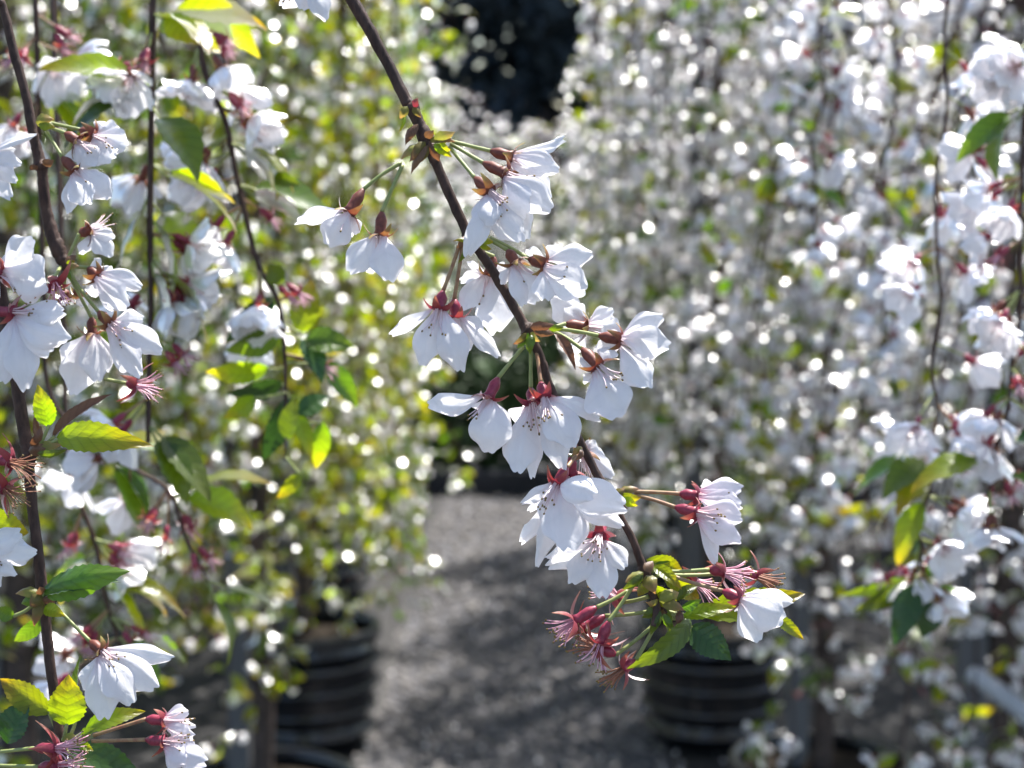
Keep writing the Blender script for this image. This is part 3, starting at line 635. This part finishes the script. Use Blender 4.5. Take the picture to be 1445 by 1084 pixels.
# behind the stem
H((668, 350), (697, 362), (690, 388), [(647, 396, 14, 55, -2), (657, 372, 18, 40, 3), (648, 440, 32, 18, -3), (701, 474, 56, -4, -2), (711, 371, 20, 35, 4)], nd=5, kd=7, md=8)
# third node, right trio
H((778, 463), (798, 457), (827, 462), [(866, 437, 26, 20, -2), (876, 456, 30, 25, 4), (775, 418, 46, 4, 6), (798, 430, 36, -12, 3), (808, 503, 22, 22, 4), (786, 440, 40, 8, 9)], kd=2, md=4, fill=6)
H((784, 464), (845, 474), (877, 480), [(934, 443, 28, 22, -4), (947, 489, 46, -6, -6), (916, 552, 44, 12, -4), (850, 460, 34, 20, 6), (838, 497, 26, 25, 5)], kd=-4, md=-6, sag=-.02)
H((782, 468), (821, 492), (845, 517), [(872, 594, 66, -4, -5), (836, 582, 22, 40, 0), (862, 488, 26, 25, 4), (818, 506, 16, 30, 3), (823, 540, 12, 40, 4)], kd=-7, md=-10, sag=-.03)
# third node, hanging
H((738, 490), (703, 533), (689, 562), [(605, 579, 28, 32, -2), (689, 637, 58, 0, -6), (722, 606, 16, 45, 2)], kd=-4, md=-6, red=True, st=16, st_spread=.45)
H((749, 490), (749, 548), (752, 570), [(729, 672, 50, 3, -7), (750, 677, 30, 10, 2), (762, 630, 30, 25, 6)], kd=-1, md=-4, red=True, fill=4)
H((757, 492), (763, 540), (768, 562), [(808, 634, 50, -6, -8, .16), (849, 586, 22, 25, -3), (794, 666, 38, 6, -4), (775, 612, 30, 20, 5)], kd=-5, md=-8, red=True)
# along the lower stem
H((822, 630), (800, 660), (785, 684), [(882, 716, 52, -6, -12, .2), (802, 781, 62, 3, -10), (878, 741, 40, 10, -8), (736, 713, 22, 30, -3), (768, 742, 34, 12, 0), (840, 700, 40, 15, -14, .2)], kd=-9, md=-12, red=True, fill=6)
H((824, 634), (806, 645), (806, 668), [(738, 774, 24, 25, 0), (755, 801, 30, 15, -2), (746, 727, 20, 30, 3), (790, 770, 44, 5, 4), (775, 748, 40, 8, 5)], kd=-2, md=0, red=True)
H((822, 636), (818, 626), (822, 640), [(839, 621, 18, 30, 2), (865, 674, 28, 18, 4), (832, 668, 16, 40, 3), (852, 655, 30, 20, 9)], nd=4, kd=6, md=7)
H((862, 706), (852, 728), (846, 757), [(851, 848, 42, 6, -6, .06), (884, 803, 34, 12, -2), (806, 824, 44, -8, -4), (771, 806, 30, 18, 0), (769, 790, 20, 30, 4)], kd=-3, md=-12, red=True, st=16, st_len=.011)
H((895, 694), (959, 697), (986, 700), [(1050, 691, 36, 12, -2), (1050, 713, 34, -10, -6), (1040, 702, 40, 10, 4)], kd=-2, md=-3, red=True, pink=True, sag=-.01)
H((897, 699), (953, 716), (984, 724), [(1050, 731, 40, 8, -4), (1046, 764, 36, -8, -5), (1015, 798, 20, 32, 2), (1030, 745, 36, 15, 5)], kd=-5, md=-8, red=True, pink=True, sag=-.02)
# terminal cluster: opening flower and spent flowers
H((930, 806), (1020, 834), (1045, 845), [(1110, 877, 54, 2, -5, .16, .3), (1073, 906, 40, -10, -2, .1, .3), (1122, 840, 16, 55, -2), (1085, 860, 44, 10, 5)], kd=-6, md=-8, red=True, sag=.02, stam=False)
SP = lambda *a, **k: hero(mb, D, *a, [], fill=0, red=True, kind='spent_flower', **k)
for nd_, nk, mo, fil, dd in (((886, 834), (842, 857), (811, 877), 'filament_pink', -2), ((922, 862), (854, 869), (822, 888), 'filament_pink', 3), ((899, 818), (859, 877), (847, 908), 'filament_pink', -5), ((921, 884), (869, 924), (843, 914), 'filament_dry', -3),
                          ((924, 884), (897, 932), (880, 944), 'filament_dry', -4), ((918, 806), (1001, 804), (1022, 807), 'filament_pink', 0), ((935, 812), (1046, 806), (1068, 813), 'filament_dry', 8), ((925, 812), (962, 812), (980, 820), 'filament_pink', 9), ((916, 842), (880, 850), (868, 842), 'filament_pink', 6)):
    SP(nd_, nk, mo, fil=fil, st=20, st_len=.0085, st_spread=.8, sepal_len=.007, kd=dd, md=dd, sag=.02)
LF = lambda *a, **k: leafp(mb, D, *a, **k)
LF((975, 874), (884, 944), 34, 20, -4, -6, 'leaf', .22, .25, (948, 866)); LF((974, 884), (1032, 932), 50, 5, -2, -4, 'leaf_dark', .05, .25, (950, 868))
LF((985, 866), (1136, 838), 50, 0, 8, 14, 'leaf_yellow', .04, .3, (940, 862)); LF((1090, 868), (1134, 903), 20, 20, 9, 3, 'leaf_yellow', .05, .3, (1040, 862)); LF((962, 872), (1042, 858), 24, 30, 5, 2, 'leaf_yellow', .05, .4, (940, 866))
LF((912, 790), (962, 808), 30, 10, 2, 8, 'leaf_yellow', .15, .4); LF((922, 800), (962, 832), 20, 20, 0, -4, 'leaf_yellow', .15, .5); LF((922, 826), (958, 862), 26, -10, -3, 6, 'leaf_yellow', .1, .3); LF((936, 812), (986, 846), 32, 5, 2, 8, 'leaf_yellow', .1, .5); LF((920, 795), (948, 790), 14, 20, 3, 3, 'leaf', .2, .5); LF((955, 848), (985, 828), 16, 30, -2, 4, 'leaf', .15, .5); LF((930, 850), (945, 905), 14, 40, 0, 2, 'leaf', .1, .4); LF((960, 858), (990, 845), 15, -30, -4, 1, 'leaf', .1, .4)
LF((782, 470), (812, 522), 15, 30, -3, -2, 'leaf_bronze', .1, .7)
bracts(mb, D, None, [(600, 200, 578, 228, 14, 'scale'), (597, 205, 566, 225, 14, 'scale'), (603, 205, 580, 246, 12, 'leaf_bronze'), (604, 206, 590, 232, 13, 'scale'), (606, 200, 620, 228, 13, 'leaf_bronze'), (606, 196, 642, 200, 13, 'scale'), (612, 197, 642, 186, 15, 'scale'), (612, 203, 638, 222, 12, 'leaf_yellow'), (618, 203, 636, 212, 12, 'leaf_yellow'), (600, 195, 612, 184, 11, 'leaf_bronze'), (584, 152, 590, 138, 9, 'sepal_red'), (575, 150, 564, 168, 10, 'scale'), (572, 158, 562, 188, 6, 'leaf_yellow'), (590, 175, 572, 205, 12, 'leaf_bronze'), (582, 152, 594, 166, 9, 'scale')], -3)
bracts(mb, D, None, [(660, 335, 644, 350, 11, 'leaf_bronze'), (658, 338, 646, 372, 8, 'leaf'), (664, 336, 692, 332, 10, 'leaf_yellow'), (670, 340, 698, 342, 11, 'leaf_yellow'), (676, 345, 694, 352, 9, 'leaf_yellow'), (660, 342, 640, 340, 6, 'leaf_yellow')], -3)
bracts(mb, D, None, [(748, 462, 782, 458, 13, 'leaf_bronze'), (752, 466, 782, 472, 12, 'leaf_bronze'), (770, 462, 796, 462, 9, 'leaf'), (746, 470, 730, 492, 13, 'leaf'), (750, 472, 748, 500, 12, 'leaf'), (748, 470, 762, 482, 10, 'scale'), (744, 470, 724, 486, 10, 'scale')], -3)
bracts(mb, D, None, [(862, 702, 890, 690, 13, 'scale'), (870, 700, 902, 690, 14, 'scale'), (876, 700, 905, 702, 13, 'leaf_yellow'), (878, 704, 900, 714, 12, 'leaf_yellow'), (866, 706, 886, 718, 10, 'leaf_bronze'), (858, 700, 868, 726, 10, 'leaf_yellow'), (820, 630, 808, 644, 9, 'scale'), (822, 634, 812, 650, 8, 'leaf_bronze')], -4)
bracts(mb, D, None, [(908, 808, 882, 822, 15, 'scale'), (908, 812, 878, 832, 12, 'leaf'), (910, 806, 922, 792, 12, 'leaf_bronze'), (912, 812, 925, 838, 18, 'scale'), (914, 822, 900, 842, 14, 'leaf_yellow'), (930, 848, 958, 836, 18, 'scale'), (934, 852, 966, 862, 14, 'scale'), (928, 856, 906, 872, 14, 'leaf'), (932, 862, 918, 896, 12, 'leaf'), (936, 866, 952, 890, 10, 'leaf'), (930, 850, 912, 850, 12, 'scale'), (936, 860, 926, 884, 12, 'leaf_bronze'), (960, 862, 956, 884, 10, 'leaf_bronze')], -4)

# ================================================================== near branches on the left edge
lb = branch('grey-brown cherry twig ending in a clump of white flowers, above the bronze leaf', P(57, 232, .60)); DL = .60
twig_px(lb, DL, [(-12, -30, 12), (4, 10, 12), (20, 76, 13), (36, 133, 13), (46, 186, 14), (55, 222, 16), (58, 234, 22), (60, 246, 15), (64, 290, 16), (72, 325, 19), (82, 352, 22), (90, 370, 18), (96, 384, 8)], up=[P(-600, -1700, .82), P(-200, -900, .70), P(-60, -300, .62)])
HL = lambda *a, **k: hero(lb, DL, *a, **k)
HL((60, 176), (92, 188), (110, 200), [(138, 232, 38, 5, -4), (110, 228, 28, 15, 0), (150, 222, 36, 10, 4)], kd=-3, md=-4)
HL((64, 172), (113, 183), (133, 191), [(180, 208, 42, 5, -4), (150, 170, 26, 15, 3), (163, 230, 42, -8, -6), (172, 186, 34, 10, 2)], md=-2)
HL((66, 186), (88, 222), (107, 242), [(96, 304, 24, 18, -4), (126, 295, 38, 0, -7), (153, 277, 38, 10, -4), (140, 262, 34, 12, 3)], kd=-4, md=-6)
HL((-20, 190), (-45, 205), (-25, 225), [(56, 190, 13, 50, -3), (22, 212, 22, 20, 0), (30, 232, 28, 8, -4), (26, 258, 28, 0, -5), (20, 284, 28, -8, -4)], red=True, kd=-8, md=-10)
HL((-40, 330), (-22, 372), (3, 386), [(50, 335, 46, 10, -4), (72, 404, 66, -8, -6), (10, 360, 34, 20, 4), (-30, 420, 40)], red=True, kd=-12, md=-14)
HL((-50, 430), (-14, 440), (20, 440), [(99, 443, 36, 20, -6), (92, 478, 48, 6, -8), (73, 501, 46, -6, -4), (38, 550, 46, 4, -6), (2, 543, 44, -4, -4), (60, 470, 60, 0, 2)], red=True, kd=-14, md=-18, fill=6)
HL((92, 372), (112, 330), (126, 325), [(163, 335, 22, 18, -2), (155, 360, 30, 6, -4), (114, 360, 20, 25, 2), (146, 317, 18, 30, 3)], md=2)
HL((94, 376), (124, 378), (138, 390), [(199, 402, 27, 14, -3), (184, 438, 42, -6, -6), (156, 374, 22, 25, 3), (127, 366, 22, 30, 4), (132, 420, 24, 20, 5)], kd=-2, md=-3)
HL((98, 384), (139, 440), (155, 457), [(228, 495, 38, 8, -4), (204, 446, 26, 20, 3), (201, 533, 42, -6, -6), (185, 470, 44, 8, 0)], kd=-4, md=-6, sag=.04)
HL((96, 386), (129, 448), (130, 471), [(137, 541, 44, 0, -6), (104, 560, 54, 6, 2), (152, 528, 34, 12, 0), (90, 520, 36, 20, 5)], kd=0, md=0)
HL((93, 384), (90, 408), (92, 420), [(96, 432, 10, 20), (88, 430, 10, 10)], fill=3, stam=False, kd=4, md=5); HL((97, 384), (108, 406), (112, 418), [(124, 432, 12, 20), (116, 434, 12, 10)], fill=3, stam=False, kd=4, md=5)
for a in (((86, 376), (76, 392), (78, 402)), ((147, 535), (178, 541), (193, 543))): hero(lb, DL, *a, [], fill=0, red=True, kind='spent_flower', fil='filament_pink', st=18, st_spread=.9, sepal_len=.007, kd=-14 if a[0][0] < 100 else 0, md=-16 if a[0][0] < 100 else 0)
bracts(lb, DL, None, [(50, 172, 76, 168, 16, 'scale'), (54, 176, 78, 180, 14, 'leaf_yellow'), (60, 232, 76, 226, 12, 'leaf_bronze'), (52, 234, 42, 240, 10, 'leaf_bronze'), (92, 372, 108, 360, 10, 'leaf_bronze'), (94, 378, 112, 376, 10, 'scale'), (92, 380, 100, 396, 10, 'leaf'), (94, 374, 106, 368, 8, 'leaf_yellow')], -3)

lo = branch('dark upright cherry twig with broad yellow-green leaves and fading red flowers', P(45, 625, .585)); D2 = .585
twig_px(lo, D2, [(2, 420, 18, 6), (14, 490, 18, 2), (26, 555, 18), (36, 620, 18), (42, 640, 22), (41, 660, 16), (46, 720, 16), (55, 790, 16), (60, 838, 18), (64, 870, 15), (70, 930, 15), (77, 985, 15), (84, 1036, 15), (92, 1100, 12), (98, 1180, 8)], up=[P(-500, -1500, .80), P(-160, -500, .66), P(-40, 200, .60)])
H2 = lambda *a, **k: hero(lo, D2, *a, **k)
L2 = lambda *a, **k: leafp(lo, D2, *a, **k)
L2((70, 602), (53, 543), 34, 5, -3, -3, 'leaf_yellow', .06, .2, (50, 632)); L2((74, 618), (160, 556), 17, 45, 0, 4, 'leaf_bronze', .06, .9, (50, 630)); L2((80, 618), (217, 630), 48, 10, -3, -6, 'leaf_yellow', .2, .25, (52, 632)); L2((84, 622), (160, 639), 14, 40, -1, -2, 'leaf', .12, .6, (54, 634)); L2((62, 630), (50, 580), 12, 30, 2, 2, 'leaf_bronze', .1, .5)
L2((-25, 740), (40, 752), 58, 0, 6, 2, 'leaf_yellow', .05, .2); L2((58, 836), (184, 806), 50, 22, -4, -8, 'leaf', .12, -.5, (60, 842)); L2((60, 842), (170, 822), 34, 50, -3, -4, 'leaf_dark', .08, .5, (62, 846))
L2((94, 1024), (97, 952), 58, 4, -3, -2, 'leaf_yellow', .04, .2, (88, 1046)); L2((120, 1030), (205, 1004), 30, 22, 2, 3, 'leaf_yellow', .12, .35, (92, 1046)); L2((72, 1006), (0, 958), 44, 8, 3, 5, 'leaf_yellow', .08, .3, (84, 1040)); L2((10, 1050), (42, 985), 46, 25, 2, 3, 'leaf_dark', .08, .4); L2((95, 1062), (200, 1096), 60, 15, 12, 8, 'leaf_dark', .06, .2, (90, 1050)); L2((60, 872), (20, 905), 26, 20, 6, 3, 'leaf', .1, .3, (62, 850)); L2((62, 858), (92, 870), 22, 10, -4, -3, 'leaf_yellow', .1, .3); L2((112, 1000), (114, 925), 12, 60, 6, 3, 'leaf', .05, .6, (96, 1046)); L2((20, 870), (-5, 858), 24, 20, 0, 0, 'leaf', .1, .4, (55, 845)); L2((115, 1040), (136, 1028), 16, 20, -3, -2, 'leaf', .1, .4, (92, 1046)); L2((112, 1050), (132, 1060), 14, 10, -4, -2, 'leaf_yellow', .1, .4, (92, 1048))
H2((-10, 770), (-45, 780), (-28, 790), [(31, 749, 34, 12, -4), (58, 778, 36, -6, -6), (22, 808, 22, 25, -3), (0, 830, 30, 10, 0), (5, 765, 34, 10, 5)], kd=-4, md=-6)
H2((79, 857), (127, 905), (144, 919), [(246, 929, 26, 14, 3), (219, 973, 44, -4, -5), (186, 993, 46, 4, -8), (148, 1020, 46, 6, -6), (121, 977, 32, 16, -2), (200, 950, 46, 6, -2)], kd=-5, md=-7, sag=0, fill=6)
H2((132, 1038), (206, 1015), (232, 1017), [(276, 1023, 18, 20, -2), (267, 1005, 26, 12, 0), (272, 1039, 22, -10, -4), (262, 1020, 30, 5, 4)], kd=-4, md=-5, red=True, pink=True)
H2((130, 1046), (206, 1044), (232, 1046), [(296, 1079, 34, 8, -4), (263, 1076, 38, -6, -5), (249, 1094, 16, 30, 0), (280, 1060, 34, 12, 4)], kd=-6, md=-8, red=True, pink=True)
for a, fil in ((((-30, 1064), (49, 1056), (80, 1056)), 'filament_pink'), (((-30, 1080), (55, 1082), (84, 1080)), 'filament_pink'), (((-40, 640), (-8, 648), (16, 652)), 'filament_dry'), (((-40, 672), (-14, 674), (8, 690)), 'filament_dry')):
    hero(lo, D2, *a, [], fill=0, red=True, kind='spent_flower', fil=fil, st=22, st_len=.0095, st_spread=.8, sepal_len=.008, kd=-10, md=-12)
bracts(lo, D2, None, [(40, 636, 72, 632, 16, 'leaf_bronze'), (48, 634, 88, 628, 14, 'scale'), (52, 640, 96, 634, 10, 'leaf'), (44, 630, 58, 600, 12, 'leaf_bronze'), (60, 840, 42, 856, 18, 'scale'), (60, 842, 30, 852, 14, 'leaf'), (60, 840, 56, 828, 12, 'leaf_bronze'), (62, 842, 78, 852, 14, 'leaf_bronze'), (60, 846, 48, 884, 14, 'scale'), (58, 838, 22, 838, 14, 'scale'), (88, 1040, 110, 1044, 14, 'scale'), (88, 1044, 116, 1054, 12, 'leaf_yellow')], -4)

# ================================================================== softer branches farther off
def loose(label, d, stem, items, up, seed, group=None, extra=0):
    """items: (x, y, kind, n, dirx, diry) - clusters on the stem; kind f flower, s spent, l leaf green, y leaf yellow, k leaf dark"""
    r = random.Random(seed); b = branch(label, P(stem[0][0], max(stem[0][1], 0), d), group=group)
    if seed >= 56: stem = [q2 for k in range(len(stem) - 1) for q2 in ((stem[k][0] + (r.uniform(-7, 7) if k else 0), *stem[k][1:]), ((stem[k][0] + stem[k + 1][0]) / 2 + r.uniform(-8, 8), (stem[k][1] + stem[k + 1][1]) / 2, stem[k][2]))] + [stem[-1]]
    twig_px(b, d, stem, 8, up=[P(x, y, dd) for x, y, dd in up])
    xs = [(q[0], q[1]) for q in stem]
    for (x, y, kind, n, dx, dy) in items:
        j = min(range(len(xs) - 1), key=lambda i: abs((xs[i][1] + xs[i + 1][1]) / 2 - y)); (x0, y0), (x1, y1) = xs[j], xs[j + 1]; t = min(1, max(0, (y - y0) / (y1 - y0 + 1e-6)))
        N = P(x0 + (x1 - x0) * t, y, d); tgt = DIR(dx, dy, 0)
        for i in range(n):
            dv = (tgt + Vector((r.uniform(-.5, .5), r.uniform(-.6, .6), r.uniform(-.4, .4)))).normalized(); ped = max(.010, abs(x - (x0 + (x1 - x0) * t)) * d / FPX * .55) * r.uniform(.75, 1.1); ped = min(ped, .03)
            if kind == 'f': auto(b, N, dv, r, red=r.random() < .6, L=.0165, ped=ped)
            elif kind == 's': auto(b, N, dv, r, spent=True, ped=ped)
            else: leaf3(b, N, dv, r, r.uniform(.026, .042), {'l': 'leaf', 'y': 'leaf_yellow', 'k': 'leaf_dark'}[kind])
    y0, y1 = max(stem[0][1], -20), stem[-1][1]
    for i in range(extra):                               # further blossoms all along the stem
        y = y0 + (y1 - y0) * (i + r.random()) / extra; j = max(k for k in range(len(xs) - 1) if xs[k][1] <= y + 1e-6); t = (y - xs[j][1]) / (xs[j + 1][1] - xs[j][1]); N = P(xs[j][0] + (xs[j + 1][0] - xs[j][0]) * t, y, d)
        dv = Vector((r.choice((-1, 1)) * r.uniform(.3, 1), r.uniform(-1, 1), r.uniform(-.6, .3)))
        if r.random() < .8: auto(b, N, dv, r, red=r.random() < .6, ped=r.uniform(.008, .02))
        else: leaf3(b, N, dv, r, r.uniform(.02, .035), r.choice(('leaf', 'leaf_yellow')))
    return b
loose('soft straight dark cherry twig between the white flower clump and the leaf tuft', .80, [(218, -60, 11), (216, 0, 10), (214, 140, 10), (212, 300, 10), (213, 420, 9), (210, 540, 9), (209, 625, 7)],
      [(180, 70, 'f', 3, -.8, .3), (200, 40, 's', 2, -.6, .5), (190, 200, 'f', 1, -.7, .5), (250, 230, 'y', 2, .8, .5), (170, 110, 'y', 2, -.9, .2), (240, 150, 'l', 1, .9, .2), (212, 270, 'k', 1, -.2, 1), (216, 285, 'y', 2, .4, .7), (270, 385, 'f', 3, 1, .1), (250, 390, 's', 2, .5, .3), (240, 470, 's', 2, .6, .5), (270, 330, 'f', 2, 1, .1), (225, 360, 'y', 2, .6, .9), (190, 450, 'y', 2, -.7, .6), (240, 20, 'y', 3, .8, .2), (180, 560, 'f', 2, -.8, .6), (230, 600, 'l', 2, .8, .5), (160, 130, 'k', 1, -.8, .3)], [(100, -1500, .95), (200, -500, .82)], 51, extra=3)
lt = loose('soft slanting cherry twig with pale flowers, ending in a tuft of bright and dark leaves', .84, [(250, -60, 9), (272, 10, 9), (292, 110, 9), (318, 170, 8), (334, 250, 8), (350, 320, 8), (366, 378, 7), (392, 425, 7), (402, 500, 6), (403, 590, 5), (402, 650, 3)],
      [(285, 60, 'f', 3, .3, .6), (290, 30, 's', 2, .8, .5), (270, 190, 'f', 3, -1, .3), (275, 215, 's', 2, -.9, .4), (280, 290, 'f', 2, -.9, .6), (380, 260, 'l', 2, 1, .2), (360, 120, 's', 2, .9, .2), (372, 280, 's', 1, .8, .3), (300, 20, 'y', 3, .6, -.4), (330, 380, 'f', 2, .4, .7),
       (410, 385, 's', 2, .8, .1), (470, 500, 's', 1, 1, .2), (350, 200, 'y', 2, .9, .3), (370, 150, 'f', 2, .9, .2)], [(100, -1400, 1.0), (220, -500, .86)], 52, extra=3)
for a in (((385, 420), (318, 482), 42, 10, 'leaf_dark'), ((395, 470), (318, 495), 40, 25, 'leaf'), ((380, 520), (290, 525), 36, 20, 'leaf_yellow'), ((400, 540), (320, 555), 30, 30, 'leaf_dark'), ((425, 470), (440, 395), 48, 10, 'leaf_yellow'), ((430, 480), (500, 490), 40, 25, 'leaf'), ((430, 470), (455, 540), 36, 15, 'leaf_dark'), ((460, 510), (505, 575), 34, 10, 'leaf'), ((410, 560), (370, 650), 40, 15, 'leaf_dark'), ((420, 585), (465, 560), 34, 20, 'leaf_dark'), ((418, 580), (440, 650), 26, 10, 'leaf_yellow'), ((455, 595), (445, 662), 32, 10, 'leaf_yellow'), ((425, 668), (390, 705), 22, 10, 'leaf_yellow'), ((360, 560), (315, 590), 30, 20, 'leaf_yellow'), ((400, 400), (380, 372), 32, 20, 'leaf'), ((405, 620), (420, 560), 30, 30, 'leaf'), ((385, 250), (425, 262), 24, 10, 'leaf')):
    st = (403, min(645, a[0][1] + rnd.uniform(-14, 10))); leafp(lt, .84, a[0], a[1], a[2], a[3], rnd.uniform(-12, 12), rnd.uniform(-8, 8), a[4], .08, .3, st)
loose('soft dark twig strung with fading red flowers and yellow leaves, below the white flower clump', .88, [(48, -40, 9), (52, 60, 9), (56, 200, 8), (62, 420, 8), (72, 560, 7), (150, 640, 6), (235, 690, 6), (262, 760, 5), (300, 830, 3)],
      [(30, 50, 's', 2, -.6, .3), (20, 90, 'y', 2, -.8, .2), (20, 140, 'f', 2, -.6, .6), (100, 60, 'f', 2, .9, .3), (120, 20, 's', 2, .9, .2), (110, 120, 'y', 3, .8, .4), (140, 640, 'l', 2, .2, .8), (230, 650, 'y', 3, .6, -.3), (250, 700, 's', 3, .4, .6), (180, 690, 's', 2, -.4, .8), (240, 660, 'f', 1, .1, .6), (290, 750, 's', 2, .7, .5), (290, 700, 'y', 2, .9, .1), (300, 820, 'l', 2, .5, .6), (110, 640, 'f', 1, -.6, .8)], [(-100, -1400, 1.0), (30, -500, .9)], 54)
loose('soft low twig of red spent flowers and young leaves, behind the olive folded leaf', .90, [(95, 640, 7, 30), (110, 700, 7), (135, 770, 7), (150, 850, 6), (175, 930, 5), (185, 1000, 4)],
      [(120, 720, 's', 2, -.2, .8), (150, 760, 's', 2, .8, .2), (100, 780, 'y', 2, -.8, .4), (160, 800, 'y', 2, .7, .5), (160, 760, 'f', 2, .9, .3), (130, 860, 's', 3, -.3, .6), (180, 870, 's', 2, .8, .3), (190, 830, 'y', 2, .9, .1), (200, 900, 'l', 2, .8, .4), (20, 900, 'f', 2, -1, .4), (30, 1000, 'f', 1, -1, .5)], [(60, -400, 1.0), (85, 300, .95)], 55)
loose('soft cherry twig with white flowers and deep red spent ones before the white trees', .92, [(1455, -60, 6), (1446, 120, 6), (1440, 300, 6), (1432, 450, 6), (1428, 560, 6), (1410, 640, 6), (1392, 700, 4)],
      [(1400, 560, 'f', 2, -.9, .5), (1400, 590, 'f', 2, -.8, .8), (1440, 520, 's', 3, .4, .1), (1430, 650, 's', 3, .3, .6), (1385, 650, 'y', 2, -.8, -.1), (1440, 620, 'k', 2, .5, .3), (1400, 250, 'f', 3, -.9, .4), (1400, 80, 'f', 3, -.8, .4), (1420, 410, 'f', 3, -.5, .6), (1440, 340, 's', 2, -.4, .2), (1420, 690, 'f', 2, .4, .8), (1420, 150, 'l', 2, -.5, .5)], [(1600, -1400, 1.1), (1480, -500, .95)], 56, extra=9)
rb = loose('soft drooping cherry twig with dark green leaves hanging under its lowest white flowers', .98, [(1345, -60, 5), (1335, 150, 5), (1322, 350, 5), (1318, 520, 5), (1312, 640, 5), (1302, 740, 5), (1292, 812, 4)],
      [(1300, 640, 'l', 2, -.6, .2), (1290, 690, 'y', 2, -.5, .8), (1320, 770, 'f', 3, .3, .3), (1300, 780, 'f', 2, .7, -.3), (1290, 800, 's', 2, -.9, .1), (1330, 760, 's', 2, .7, .2), (1350, 570, 'f', 2, .7, .6), (1290, 590, 'f', 2, -.7, .4), (1370, 800, 'f', 2, .9, .5), (1370, 700, 'f', 3, .9, .2), (1300, 350, 'f', 3, -.7, .4), (1360, 260, 'f', 2, .7, .4)], [(1500, -1400, 1.15), (1380, -500, 1.0)], 57, extra=9)
for a in (((1285, 815), (1185, 840), 22, 20, 'leaf'), ((1285, 822), (1205, 862), 32, 20, 'leaf'), ((1288, 825), (1262, 912), 46, 8, 'leaf_dark'), ((1300, 815), (1345, 790), 22, 20, 'leaf'), ((1315, 850), (1300, 900), 40, 20, 'leaf_dark'), ((1320, 830), (1360, 860), 26, 30, 'leaf')):
    leafp(rb, .98, a[0], a[1], a[2], a[3], rnd.uniform(-8, 8), rnd.uniform(-8, 8), a[4], .08, .3, (1292, 811))
loose('soft cherry twig with one dark leaf and pink-tinged blossoms, high before the white trees', 1.55, [(1165, -60, 5), (1160, 40, 5), (1156, 140, 5), (1150, 260, 5), (1152, 330, 4)],
      [(1135, 100, 'k', 2, -.4, .5), (1150, 180, 's', 2, .2, .5), (1190, 90, 'f', 3, .8, .2), (1200, 130, 'f', 2, .9, .4), (1120, 60, 'f', 3, -.8, .3), (1130, 200, 'f', 2, -.6, .5), (1190, 210, 'f', 3, .8, .4), (1200, 20, 'y', 2, .5, .3), (1150, 320, 'f', 2, .1, 1)], [(1300, -1000, 1.8), (1190, -400, 1.6)], 58, extra=20)
loose('soft cherry twig of white blossoms and small leaves beside the red-flowered twig', 1.9, [(1262, -60, 6), (1258, 80, 6), (1252, 240, 6), (1246, 400, 5), (1242, 520, 4)],
      [(1280, 60, 'f', 3, .8, .3), (1230, 150, 'f', 3, -.8, .3), (1280, 190, 'f', 3, .8, .4), (1240, 260, 'f', 3, -.6, .6), (1270, 330, 'f', 3, .8, .5), (1230, 390, 'f', 3, -.8, .3), (1260, 460, 'f', 3, .6, .6), (1240, 500, 'y', 3, -.4, .8), (1270, 280, 'l', 2, .7, .6)], [(1350, -900, 2.2), (1290, -400, 2.0)], 59, extra=40)
# grey pipe leaning across behind the right-hand twigs
p0, p1 = P(1372, 950, 2.75), P(1600, 1120, 2.5)
pv = (p1 - p0).normalized(); pts = [p0, p0 + pv * .01, p0 + (p1 - p0) * .5, p1 + pv * (p1.z / max(.05, -pv.z))]
o = put('grey_pipe', mesh('grey_pipe', rel(tube(pts, [.012, .0135, .0135, .0135], 12)[0], p0), tube(pts, [.012, .0135, .0135, .0135], 12)[1], M['pipe'])); o.location = p0
tag(o, 'pale grey pipe slanting down among the lower white blossoms', 'pipe')
